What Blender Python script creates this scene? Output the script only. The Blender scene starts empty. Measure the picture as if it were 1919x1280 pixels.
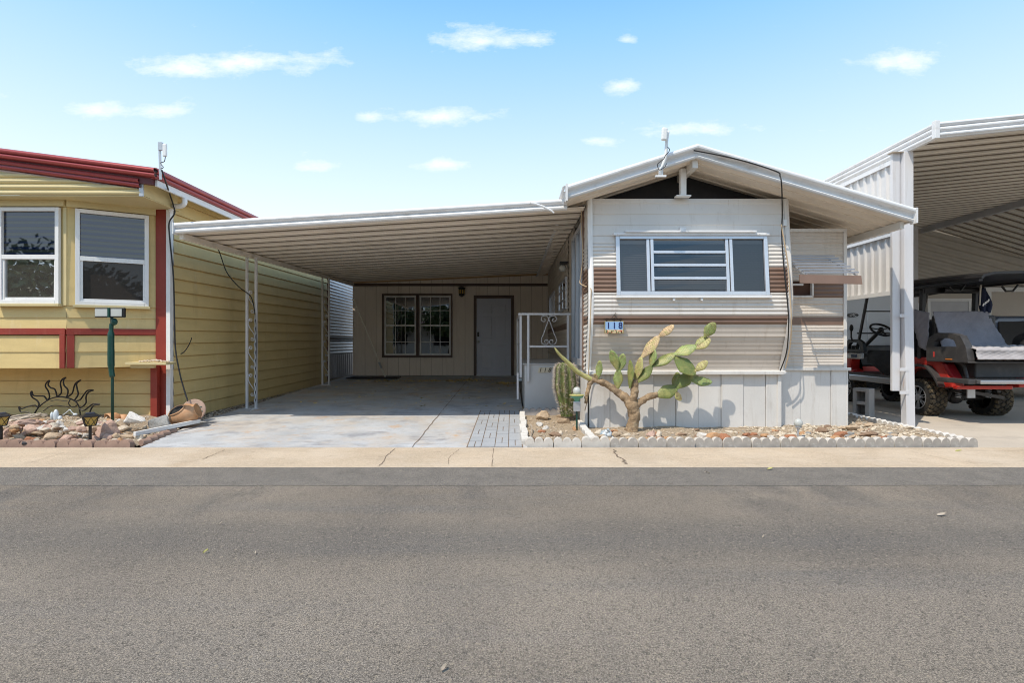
import bpy, bmesh, math, random
from mathutils import Vector, Matrix, noise
R = math.radians
S = bpy.context.scene
COL = S.collection
rnd = random.Random(7)

# ------------------------------------------------------------------ camera / frame of reference
CAM_H = 1.2
cd = bpy.data.cameras.new("camera"); cam = bpy.data.objects.new("camera", cd); COL.objects.link(cam)
cam.location = (0, 0, CAM_H); cam.rotation_euler = (R(90), 0, 0)
cd.sensor_width = 36; cd.lens = 36 * 1000 / 1919; cd.clip_start = .05; cd.clip_end = 2000
S.camera = cam

def at(x, y, Y):
    """survey helper: point of the place seen at (x, y) of the photo, standing Y metres away"""
    return Vector(((x - 959.5) / 1000 * Y, Y, CAM_H + (640 - y) / 1000 * Y))
def drive_z(Y): return max(0, .0286 * (Y - 6.0))

# ------------------------------------------------------------------ materials
MATS = {}
def nd(nt, t, **kw):
    n = nt.nodes.new(t)
    for k, v in kw.items(): setattr(n, k, v)
    return n
def math_n(nt, op, a, b=None, c=None, clamp=False):
    n = nd(nt, 'ShaderNodeMath', operation=op, use_clamp=clamp)
    for i, v in enumerate((a, b, c)):
        if v is None: continue
        if hasattr(v, 'links') or hasattr(v, 'is_linked'): nt.links.new(v, n.inputs[i])
        else: n.inputs[i].default_value = v
    return n.outputs[0]
def mixc(nt, fac, a, b, blend='MIX'):
    n = nd(nt, 'ShaderNodeMix', data_type='RGBA', blend_type=blend)
    for s, v in ((n.inputs[0], fac), (n.inputs[6], a), (n.inputs[7], b)):
        if hasattr(v, 'is_linked'): nt.links.new(v, s)
        elif isinstance(v, (int, float)): s.default_value = v
        else: s.default_value = (*v[:3], 1)
    return n.outputs[2]
def tex(nt, vec, scale, detail=5, rough=.55, kind='ShaderNodeTexNoise', off=None):
    if off is not None:
        m = nd(nt, 'ShaderNodeMapping'); m.inputs[1].default_value = off
        nt.links.new(vec, m.inputs[0]); vec = m.outputs[0]
    n = nd(nt, kind); nt.links.new(vec, n.inputs['Vector']); n.inputs['Scale'].default_value = scale
    if 'Detail' in n.inputs: n.inputs['Detail'].default_value = detail
    if kind == 'ShaderNodeTexNoise': n.inputs['Roughness'].default_value = rough
    return n
def ramp(nt, val, lo, hi, a=0., b=1.):
    n = nd(nt, 'ShaderNodeMapRange'); nt.links.new(val, n.inputs[0])
    for i, v in enumerate((lo, hi, a, b)): n.inputs[i + 1].default_value = v
    return n.outputs[0]

def mat(name, col, rough=.7, metal=0., var=.12, vscale=3., fine=0., fscale=90., bump=0., bscale=90.,
        spec=.5, stains=(), stretch=None, coat=0.):
    m = bpy.data.materials.new(name); m.use_nodes = True; nt = m.node_tree
    bs = nt.nodes['Principled BSDF']
    tc = nd(nt, 'ShaderNodeTexCoord').outputs['Object']
    if stretch:
        mp = nd(nt, 'ShaderNodeMapping'); mp.inputs[3].default_value = stretch
        nt.links.new(tc, mp.inputs[0]); tc = mp.outputs[0]
    c = mixc(nt, 1., col, (1, 1, 1), 'MULTIPLY')
    if var:
        f = ramp(nt, tex(nt, tc, vscale, 6).outputs['Fac'], .3, .7, 1 - var, 1 + var)
        c = mixc(nt, 1., c, f, 'MULTIPLY')
    if fine:
        f = ramp(nt, tex(nt, tc, fscale, 3, .7).outputs['Fac'], .3, .7, 1 - fine, 1 + fine)
        c = mixc(nt, 1., c, f, 'MULTIPLY')
    for i, (sc, ss, lo, hi, amt) in enumerate(stains):
        f = ramp(nt, tex(nt, tc, ss, 8, .65, off=(3.1 + 7 * i, 1.7 * i, 5.)).outputs['Fac'], lo, hi, 0, amt)
        c = mixc(nt, f, c, sc)
    nt.links.new(c, bs.inputs['Base Color'])
    bs.inputs['Roughness'].default_value = rough; bs.inputs['Metallic'].default_value = metal
    bs.inputs['Specular IOR Level'].default_value = spec; bs.inputs['Coat Weight'].default_value = coat
    if bump:
        b = nd(nt, 'ShaderNodeBump'); b.inputs['Strength'].default_value = min(1, bump); b.inputs['Distance'].default_value = .01
        nt.links.new(tex(nt, tc, bscale, 4, .6).outputs['Fac'], b.inputs['Height']); nt.links.new(b.outputs[0], bs.inputs['Normal'])
    MATS[name] = m
    return m

def glass(name, tint=(.5, .55, .6), trans=.55, refl=.14):
    m = bpy.data.materials.new(name); m.use_nodes = True; nt = m.node_tree; nt.nodes.remove(nt.nodes['Principled BSDF'])
    out = nt.nodes['Material Output']
    tr = nd(nt, 'ShaderNodeBsdfTransparent'); tr.inputs[0].default_value = (*[t * trans for t in tint], 1)
    gl = nd(nt, 'ShaderNodeBsdfGlossy'); gl.inputs['Roughness'].default_value = .015; gl.inputs[0].default_value = (.9, .95, 1, 1)
    lw = nd(nt, 'ShaderNodeLayerWeight'); lw.inputs[0].default_value = .35
    tc = nd(nt, 'ShaderNodeTexCoord').outputs['Object']
    b = nd(nt, 'ShaderNodeBump'); b.inputs['Strength'].default_value = .05; b.inputs['Distance'].default_value = .02
    nt.links.new(tex(nt, tc, 2.2, 2).outputs['Fac'], b.inputs['Height']); nt.links.new(b.outputs[0], gl.inputs['Normal'])
    f = ramp(nt, lw.outputs['Fresnel'], 0, 1, refl, 1)
    mx = nd(nt, 'ShaderNodeMixShader'); nt.links.new(f, mx.inputs[0]); nt.links.new(tr.outputs[0], mx.inputs[1]); nt.links.new(gl.outputs[0], mx.inputs[2])
    nt.links.new(mx.outputs[0], out.inputs[0])
    MATS[name] = m; return m

# ------------------------------------------------------------------ mesh builder
def worigin(o):
    v = Vector((0, 0, 0))
    while o is not None: v += o.location; o = o.parent
    return v

class MB:
    def __init__(s): s.v = []; s.f = []
    def add(s, vs, fs):
        n = len(s.v); s.v += [Vector(v) for v in vs]; s.f += [tuple(i + n for i in f) for f in fs]; return s
    def box(s, x0, x1, y0, y1, z0, z1):
        return s.hexa([(x0, y0, z0), (x1, y0, z0), (x1, y1, z0), (x0, y1, z0), (x0, y0, z1), (x1, y0, z1), (x1, y1, z1), (x0, y1, z1)])
    def hexa(s, p):
        return s.add(p, [(3, 2, 1, 0), (4, 5, 6, 7), (0, 1, 5, 4), (1, 2, 6, 5), (2, 3, 7, 6), (3, 0, 4, 7)])
    def obox(s, c, size, rot=None):
        h = [d / 2 for d in size]; M_ = rot if rot is not None else Matrix.Identity(3); c = Vector(c)
        ps = [c + M_ @ Vector((a * h[0], b * h[1], d * h[2])) for d in (-1, 1) for a, b in ((-1, -1), (1, -1), (1, 1), (-1, 1))]
        return s.hexa(ps)
    def beam(s, p, q, w, h, up=(0, 0, 1)):
        p, q = Vector(p), Vector(q); d = (q - p).normalized(); up = Vector(up)
        if abs(d.dot(up)) > .98: up = Vector((0, 1, 0))
        a = d.cross(up).normalized() * w / 2; b = a.cross(d).normalized() * h / 2
        return s.hexa([p - a - b, p + a - b, p + a + b, p - a + b, q - a - b, q + a - b, q + a + b, q - a + b])
    def quad(s, a, b, c, d): return s.add([a, b, c, d], [(0, 1, 2, 3)])
    def tube(s, pts, r, n=6, closed=False, caps=True):
        pts = [Vector(p) for p in pts]; N = len(pts); rs = r if isinstance(r, (list, tuple)) else [r] * N
        base = len(s.v); pn = None
        for i, p in enumerate(pts):
            t = (pts[(i + 1) % N] - pts[i - 1]) if closed or 0 < i < N - 1 else (pts[1] - pts[0] if i == 0 else pts[-1] - pts[-2])
            t = t.normalized() if t.length > 1e-9 else Vector((0, 0, 1))
            if pn is None: pn = t.orthogonal().normalized()
            else:
                pn = pn - t * pn.dot(t); pn = pn.normalized() if pn.length > 1e-6 else t.orthogonal().normalized()
            bn = t.cross(pn)
            s.v += [p + (pn * math.cos(2 * math.pi * k / n) + bn * math.sin(2 * math.pi * k / n)) * rs[i] for k in range(n)]
        for i in range(N if closed else N - 1):
            a, b = base + i * n, base + ((i + 1) % N) * n
            s.f += [(a + k, a + (k + 1) % n, b + (k + 1) % n, b + k) for k in range(n)]
        if caps and not closed:
            s.f.append(tuple(base + k for k in reversed(range(n)))); s.f.append(tuple(base + (N - 1) * n + k for k in range(n)))
        return s
    def lathe(s, prof, c, n=20, axis=None, caps=True):
        """prof: (radius, height) pairs along +Z (or along axis)"""
        c = Vector(c); M_ = Vector((0, 0, 1)).rotation_difference(Vector(axis)).to_matrix() if axis else Matrix.Identity(3)
        base = len(s.v)
        for r, h in prof:
            s.v += [c + M_ @ Vector((r * math.cos(2 * math.pi * k / n), r * math.sin(2 * math.pi * k / n), h)) for k in range(n)]
        for i in range(len(prof) - 1):
            a, b = base + i * n, base + (i + 1) * n
            s.f += [(a + k, a + (k + 1) % n, b + (k + 1) % n, b + k) for k in range(n)]
        if caps and prof[0][0] > 1e-4: s.f.append(tuple(base + k for k in reversed(range(n))))
        if caps and prof[-1][0] > 1e-4: s.f.append(tuple(base + (len(prof) - 1) * n + k for k in range(n)))
        return s
    def grid(s, rows):
        n = len(s.v); w = len(rows[0])
        for r in rows: s.v += [Vector(p) for p in r]
        for i in range(len(rows) - 1):
            s.f += [(n + i * w + j, n + i * w + j + 1, n + (i + 1) * w + j + 1, n + (i + 1) * w + j) for j in range(w - 1)]
        return s
    def extr(s, prof, p, q, out, up=(0, 0, 1)):
        """open profile [(out, up)] swept from p to q"""
        out, up = Vector(out), Vector(up)
        return s.grid([[Vector(e) + out * a + up * b for a, b in prof] for e in (p, q)])
    def prism(s, poly, d):
        """closed polygon of 3D points pushed along d"""
        d = Vector(d); n = len(poly); b = len(s.v); s.v += [Vector(p) for p in poly] + [Vector(p) + d for p in poly]
        s.f.append(tuple(b + i for i in range(n))); s.f.append(tuple(b + n + i for i in reversed(range(n))))
        s.f += [(b + (i + 1) % n, b + i, b + n + i, b + n + (i + 1) % n) for i in range(n)]
        return s
    def ball(s, c, r, nu=12, nv=8, rot=None):
        c = Vector(c); r = r if isinstance(r, (tuple, list)) else (r, r, r); M_ = rot if rot is not None else Matrix.Identity(3)
        base = len(s.v)
        for j in range(nv + 1):
            th = math.pi * j / nv
            s.v += [c + M_ @ Vector((r[0] * math.sin(th) * math.cos(2 * math.pi * i / nu), r[1] * math.sin(th) * math.sin(2 * math.pi * i / nu), r[2] * math.cos(th))) for i in range(nu)]
        for j in range(nv):
            a, b = base + j * nu, base + (j + 1) * nu
            s.f += [(a + k, b + k, b + (k + 1) % nu, a + (k + 1) % nu) for k in range(nu)]
        return s
    def build(s, name, m, parent=None, base=None, smooth=False, bevel=0., thick=0., fix=True):
        org = worigin(parent) if parent is not None else Vector((0, 0, 0))
        loc = Vector((0, 0, 0))
        if parent is None and base is not None: loc = Vector(base); org = loc
        me = bpy.data.meshes.new(name)
        me.from_pydata([tuple(v - org) for v in s.v], [], s.f)
        bm = bmesh.new(); bm.from_mesh(me)
        bmesh.ops.remove_doubles(bm, verts=bm.verts, dist=1e-5)
        if fix: bmesh.ops.recalc_face_normals(bm, faces=bm.faces)
        bm.to_mesh(me); bm.free()
        if smooth:
            for p in me.polygons: p.use_smooth = True
        me.materials.append(MATS[m] if isinstance(m, str) else m)
        o = bpy.data.objects.new(name, me); COL.objects.link(o); o.location = loc
        if parent is not None: o.parent = parent
        if thick:
            md = o.modifiers.new("thickness", 'SOLIDIFY'); md.thickness = thick; md.offset = 0
        if bevel:
            md = o.modifiers.new("bevel", 'BEVEL'); md.width = bevel; md.segments = 2; md.limit_method = 'ANGLE'; md.angle_limit = R(40)
        return o

def tag(o, label, cat, group=None):
    o['label'] = label; o['category'] = cat
    if group: o['group'] = group
    return o
def thing(name, loc, label, cat, group=None):
    o = bpy.data.objects.new(name, None); COL.objects.link(o); o.location = loc; o.empty_display_size = .1
    return tag(o, label, cat, group)
def struct(o): o['kind'] = 'structure'; return o
def stuff(o): o['kind'] = 'stuff'; return o
def dup(root, loc, rz=None, label=None, group=None, scale=None):
    def cp(o, par):
        c = o.copy(); COL.objects.link(c); c.parent = par
        for ch in list(o.children): cp(ch, c)
        return c
    c = cp(root, None); c.location = loc
    if rz is not None: c.rotation_euler = (0, 0, rz)
    if scale is not None: c.scale = scale
    if label: c['label'] = label
    if group: c['group'] = group
    return c
def curve(pts, sub=6):
    """Catmull-Rom through points"""
    pts = [Vector(p) for p in pts]; out = []
    for i in range(len(pts) - 1):
        p0, p1, p2, p3 = pts[max(0, i - 1)], pts[i], pts[i + 1], pts[min(len(pts) - 1, i + 2)]
        for k in range(sub):
            t = k / sub
            out.append(.5 * ((2 * p1) + (p2 - p0) * t + (2 * p0 - 5 * p1 + 4 * p2 - p3) * t * t + (3 * p1 - p0 - 3 * p2 + p3) * t ** 3))
    out.append(pts[-1]); return out
def letters(txt, m, parent, loc, size, depth=.004, rot=(R(90), 0, 0), shear=0., name='number', align='CENTER'):
    fc = bpy.data.curves.new('letters', 'FONT'); fc.body = txt; fc.size = size; fc.extrude = depth; fc.align_x = align; fc.align_y = 'CENTER'; fc.shear = shear
    t = bpy.data.objects.new('letters', fc); COL.objects.link(t)
    dg = bpy.context.evaluated_depsgraph_get(); me = bpy.data.meshes.new_from_object(t.evaluated_get(dg))
    bpy.data.objects.remove(t)
    me.materials.clear(); me.materials.append(MATS[m])
    o = bpy.data.objects.new(name, me); COL.objects.link(o); o.rotation_euler = rot
    if parent: o.parent = parent; o.location = Vector(loc) - worigin(parent)
    else: o.location = loc
    return o
def spiral(c, r, turns, a0, ux, uz, sgn=1, n=18):
    c, ux, uz = Vector(c), Vector(ux), Vector(uz); out = []
    for i in range(n + 1):
        t = i / n; a = a0 + sgn * turns * 2 * math.pi * t; rr = r * (1 - .75 * t)
        out.append(c + ux * rr * math.cos(a) + uz * rr * math.sin(a))
    return out

# ------------------------------------------------------------------ material library
mat('white_metal', (.74, .75, .76), .42, var=.05, fine=.03, stains=[((.45, .38, .3), 5., .62, .8, .5)])
mat('white_paint', (.80, .80, .79), .5, var=.05, stains=[((.4, .36, .3), 4., .6, .8, .35)])
mat('grey_white_paint', (.55, .55, .57), .55, var=.06, fine=.03, stains=[((.4, .36, .32), 3., .6, .85, .4)])
mat('post_white', (.64, .64, .66), .45, var=.06, stains=[((.40, .2, .09), 5., .62, .74, .7)], stretch=(1, 1, .22))
mat('alum', (.62, .65, .7), .32, .55, var=.06, stains=[((.3, .28, .26), 5., .6, .8, .4)])
mat('roof_white', (.68, .66, .62), .5, var=.06, vscale=1.2, stains=[((.45, .38, .3), 2.5, .58, .85, .5)])
mat('roof_under', (.79, .72, .63), .55, var=.07, vscale=1.2, stains=[((.42, .35, .27), 1.6, .55, .85, .45)])
mat('trailer_white', (.69, .66, .62), .42, var=.05, vscale=2., stains=[((.4, .34, .28), 3.5, .6, .85, .45)])
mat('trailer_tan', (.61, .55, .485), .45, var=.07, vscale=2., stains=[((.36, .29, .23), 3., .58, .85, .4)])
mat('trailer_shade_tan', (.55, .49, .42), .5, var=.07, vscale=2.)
mat('brown_band', (.20, .125, .09), .45, var=.12, vscale=3.)
mat('brown_trim', (.085, .05, .035), .5, var=.15)
mat('skirt', (.66, .65, .63), .55, var=.07, vscale=1.6, fine=.04, bump=.06, bscale=14, stains=[((.4, .36, .32), 3., .58, .8, .4), ((.36, .29, .22), 9., .66, .76, .5)])
mat('yellow_siding', (.65, .50, .225), .6, var=.06, vscale=2., fine=.05, fscale=60, bump=.15, bscale=50, stretch=(1, 1, 5))
mat('cream_trim', (.62, .52, .28), .55, var=.05, vscale=2., bump=.1, bscale=50)
mat('red_paint', (.27, .036, .022), .5, var=.12, fine=.08, bump=.2, bscale=60)
mat('red_metal', (.36, .065, .065), .3, .25, var=.08)
mat('red_dark', (.11, .02, .025), .5, var=.1)
mat('addition_wall', (.80, .715, .625), .65, var=.05, fine=.04, stretch=(6, 6, 1))
mat('door_grey', (.58, .61, .70), .4, var=.04)
mat('awning_slat', (.36, .38, .43), .4, .3, var=.12)
mat('seam_dark', (.30, .255, .205), .8, var=.15)
mat('plate_beige', (.62, .54, .40), .5, var=.15)
mat('metal_under', (.72, .68, .61), .5, var=.06, vscale=1.2, stains=[((.45, .38, .3), 1.6, .6, .85, .4)])
mat('plywood', (.42, .27, .13), .7, var=.25, vscale=5, stretch=(1, 6, 6))
mat('black', (.012, .012, .013), .4, var=.1)
mat('black_soft', (.02, .02, .022), .75, var=.2, vscale=10)
mat('dark_room', (.02, .018, .017), .9, var=.2)
mat('iron', (.02, .016, .014), .55, .3, var=.3, vscale=20)
mat('cable_black', (.015, .013, .013), .5, var=.1)
mat('cable_tan', (.5, .38, .25), .6, var=.1)
mat('galv', (.5, .52, .55), .4, .6, var=.1, vscale=12)
mat('silver_ribs', (.55, .56, .6), .35, .35, var=.06)
mat('screen', (.09, .095, .11), .7, var=.05)
mat('blind', (.30, .30, .31), .6, var=.05)
mat('curtain_brown', (.09, .04, .022), .8, var=.2)
mat('concrete_block', (.38, .36, .34), .9, var=.1, fine=.12, fscale=120, bump=.4, bscale=140)
mat('steps_paint', (.56, .55, .54), .6, var=.07, vscale=2, stains=[((.28, .26, .25), 2.2, .55, .85, .5)])
mat('edging_white', (.60, .575, .535), .75, var=.07, vscale=10, bump=.25, bscale=70, stains=[((.36, .31, .26), 9., .52, .72, .7)])
mat('edging_grey_front', (.36, .335, .305), .85, var=.12, vscale=10, bump=.3, bscale=80, stains=[((.70, .68, .64), 7., .55, .68, .8), ((.28, .24, .2), 9., .6, .74, .6)])
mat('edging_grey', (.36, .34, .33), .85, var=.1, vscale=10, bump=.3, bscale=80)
mat('edging_red', (.33, .22, .17), .85, var=.14, vscale=9, bump=.35, bscale=80)
mat('terracotta', (.52, .28, .14), .6, var=.14, vscale=6, stains=[((.6, .45, .3), 5., .55, .75, .5)])
mat('clay_disc', (.40, .28, .22), .7, var=.15, vscale=8)
mat('gecko_green', (.03, .12, .09), .5, var=.1)
mat('pole_green', (.012, .065, .05), .35, .2, var=.15)
mat('lamp_glass', (.5, .52, .5), .2, var=.1)
mat('amber', (.5, .34, .08), .3, var=.1)
mat('solar_blue', (.06, .09, .16), .2, var=.1)
mat('white_frost', (.78, .80, .8), .35, var=.03)
mat('green_plate', (.16, .42, .30), .5, var=.1)
mat('hose_red', (.5, .04, .03), .4, var=.08)
mat('wood_grey', (.42, .36, .29), .8, var=.2, vscale=9, stretch=(2, 2, 10))
mat('shell', (.6, .5, .4), .6, var=.3, vscale=25)
mat('ceramic_pale', (.62, .68, .72), .3, var=.15, vscale=20)
mat('ceramic_blue', (.38, .46, .52), .35, var=.4, vscale=12, fine=.2, fscale=50, stains=[((.12, .14, .16), 16., .52, .62, .8), ((.75, .75, .72), 11., .55, .66, .8)])
mat('tile_sky', (.30, .48, .74), .2, var=.1)
mat('tile_sand', (.72, .55, .33), .3, var=.25, vscale=60)
mat('tile_ink', (.012, .016, .10), .25, var=.1)
mat('tile_red', (.5, .08, .04), .3, var=.1)
mat('tile_green', (.06, .22, .10), .3, var=.1)
mat('brass', (.42, .33, .16), .4, .5, var=.15)
mat('pad_green', (.25, .33, .11), .5, var=.2, vscale=9, fine=.14, fscale=40, stains=[((.48, .44, .15), 6., .48, .66, .75), ((.30, .22, .12), 16., .62, .7, .7)])
mat('pad_dark', (.155, .205, .055), .5, var=.25, vscale=9, fine=.15, fscale=40, stains=[((.38, .36, .11), 7., .48, .66, .7), ((.26, .20, .11), 16., .62, .7, .7)])
mat('pad_yellow', (.44, .42, .16), .55, var=.2, vscale=9, fine=.2, fscale=40, stains=[((.50, .36, .2), 12., .5, .65, .8)])
mat('pad_dry', (.52, .38, .22), .7, var=.25, vscale=9, fine=.25, fscale=40, stains=[((.36, .36, .12), 6., .48, .6, .8)])
mat('cactus_bark', (.30, .21, .125), .85, var=.3, vscale=10, fine=.3, fscale=50, bump=.8, bscale=45, stains=[((.14, .10, .07), 12., .55, .68, .8), ((.5, .4, .27), 9., .58, .7, .6)])
mat('column_green', (.13, .17, .05), .6, var=.25, vscale=10, stains=[((.34, .25, .13), 8., .52, .68, .8)])
mat('spines', (.42, .36, .30), .7, var=.3, vscale=30)
mat('tyre', (.022, .021, .02), .75, var=.25, vscale=12, stains=[((.14, .10, .05), 8., .5, .75, .5)])
mat('tread', (.05, .042, .03), .85, var=.3, vscale=14, stains=[((.20, .15, .08), 9., .45, .7, .7)])
mat('rim_face', (.55, .55, .56), .3, .7, var=.06)
mat('cart_red', (.52, .03, .022), .22, .2, var=.06, coat=.5)
mat('cart_plastic', (.045, .043, .044), .5, var=.15)
mat('quilt_grey', (.27, .26, .29), .85, var=.1, vscale=8, fine=.06, bump=.2, bscale=30)
mat('quilt_light', (.42, .40, .41), .85, var=.1, vscale=8, fine=.06, bump=.2, bscale=30)
mat('chrome', (.6, .6, .62), .22, .9, var=.05)
mat('tail_red', (.35, .02, .03), .15, var=.05, coat=.6)
mat('orange', (.7, .2, .02), .4, var=.05)
mat('navy', (.015, .025, .07), .6, var=.1)
mat('suv_blue', (.05, .07, .11), .25, .3, var=.05, coat=.6)
mat('van_white', (.62, .65, .69), .35, var=.03)
mat('neighbour_wall', (.52, .47, .41), .6, var=.06, vscale=1.5)
mat('fibre_panel', (.66, .66, .66), .5, var=.05)
for nm, c in (('pink', (.52, .36, .29)), ('tan', (.50, .38, .26)), ('cream', (.64, .56, .45)), ('white', (.70, .67, .62)), ('grey', (.30, .30, .29)),
              ('rust', (.38, .17, .09)), ('brown', (.27, .18, .12)), ('black', (.05, .05, .055)), ('orange', (.50, .29, .15))):
    mat('rock_' + nm, c, .85, var=.18, vscale=9, fine=.12, fscale=45, bump=.7, bscale=22, stains=[(tuple(min(1, v * 1.5) for v in c), 6., .55, .7, .6), (tuple(v * .5 for v in c), 14., .6, .72, .6)])
mat('soil', (.36, .285, .20), .95, var=.15, vscale=3, fine=.45, fscale=70, bump=1., bscale=80, stains=[((.50, .42, .32), 45., .55, .65, .7), ((.2, .15, .1), 30., .58, .68, .6)])
mat('dark_gravel', (.20, .17, .15), .95, var=.2, vscale=4, fine=.5, fscale=60, bump=1., bscale=60)
mat('pebble', (.42, .35, .27), .9, var=.3, vscale=12, fine=.3, fscale=25)
mat('litter', (.74, .58, .24), .8, var=.3, vscale=12)
mat('leaf_dry', (.42, .40, .14), .7, var=.25, vscale=30)
mat('tree_leaf', (.07, .10, .03), .6, var=.35, vscale=1.2)
mat('bark', (.12, .09, .06), .9, var=.25)
mat('rope', (.86, .82, .72), .7, var=.1)
glass('window_glass', (.55, .66, .9), .7, .05)
glass('grey_glass', (.66, .66, .68), .6, .05)
glass('dark_glass', (.5, .5, .55), .35, .13)

def groove_lines(m, pitch, wid, dark):
    nt = m.node_tree; bs = nt.nodes['Principled BSDF']; src = bs.inputs['Base Color'].links[0].from_socket
    sp = nd(nt, 'ShaderNodeSeparateXYZ'); nt.links.new(nd(nt, 'ShaderNodeTexCoord').outputs['Object'], sp.inputs[0])
    fr = math_n(nt, 'FRACT', math_n(nt, 'DIVIDE', sp.outputs[0], pitch)); f = math_n(nt, 'LESS_THAN', fr, wid / pitch)
    nt.links.new(mixc(nt, math_n(nt, 'MULTIPLY', f, .6), src, dark), bs.inputs['Base Color'])
groove_lines(MATS['addition_wall'], .305, .012, (.30, .24, .18))

def streaks(name, col, amt, scale, st=(5, 5, .45), lo=.56, hi=.74):
    """run-off stains and scuffs: patches of noise drawn out along one direction"""
    nt = MATS[name].node_tree; bs = nt.nodes['Principled BSDF']; src = bs.inputs['Base Color'].links[0].from_socket
    mp = nd(nt, 'ShaderNodeMapping'); mp.inputs[3].default_value = st; nt.links.new(nd(nt, 'ShaderNodeTexCoord').outputs['Object'], mp.inputs[0])
    f = ramp(nt, tex(nt, mp.outputs[0], scale, 7, .65, off=(2.7, 8.1, 1.3)).outputs['Fac'], lo, hi, 0, amt)
    nt.links.new(mixc(nt, f, src, col), bs.inputs['Base Color'])
streaks('trailer_white', (.40, .33, .26), .45, 2.2); streaks('trailer_white', (.30, .19, .11), .5, 5., lo=.66, hi=.76)
streaks('trailer_tan', (.36, .28, .21), .4, 2.2); streaks('skirt', (.40, .36, .31), .5, 1.8); streaks('skirt', (.33, .25, .17), .45, 4.5, lo=.64, hi=.76)
streaks('yellow_siding', (.42, .31, .14), .4, 1.2); streaks('yellow_siding', (.72, .62, .42), .35, 2.5, (3, 3, 1), .58, .75)
streaks('white_metal', (.42, .37, .31), .5, 1.8, (1.2, 5, 5)); streaks('white_metal', (.2, .19, .18), .5, 6., (1.2, 5, 5), .64, .74)
streaks('roof_under', (.46, .38, .28), .5, 1.2, (.7, 2.5, 2)); streaks('post_white', (.42, .36, .3), .5, 3.)
streaks('addition_wall', (.50, .40, .31), .35, 1.5); streaks('red_paint', (.34, .10, .07), .5, 3.); streaks('fibre_panel', (.46, .42, .37), .5, 2.)
streaks('white_paint', (.45, .42, .38), .35, 3.); streaks('cart_red', (.30, .14, .10), .25, 3., (2, 2, 2)); streaks('cart_plastic', (.12, .11, .10), .5, 4., (2, 2, 2), .5, .75)
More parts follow.
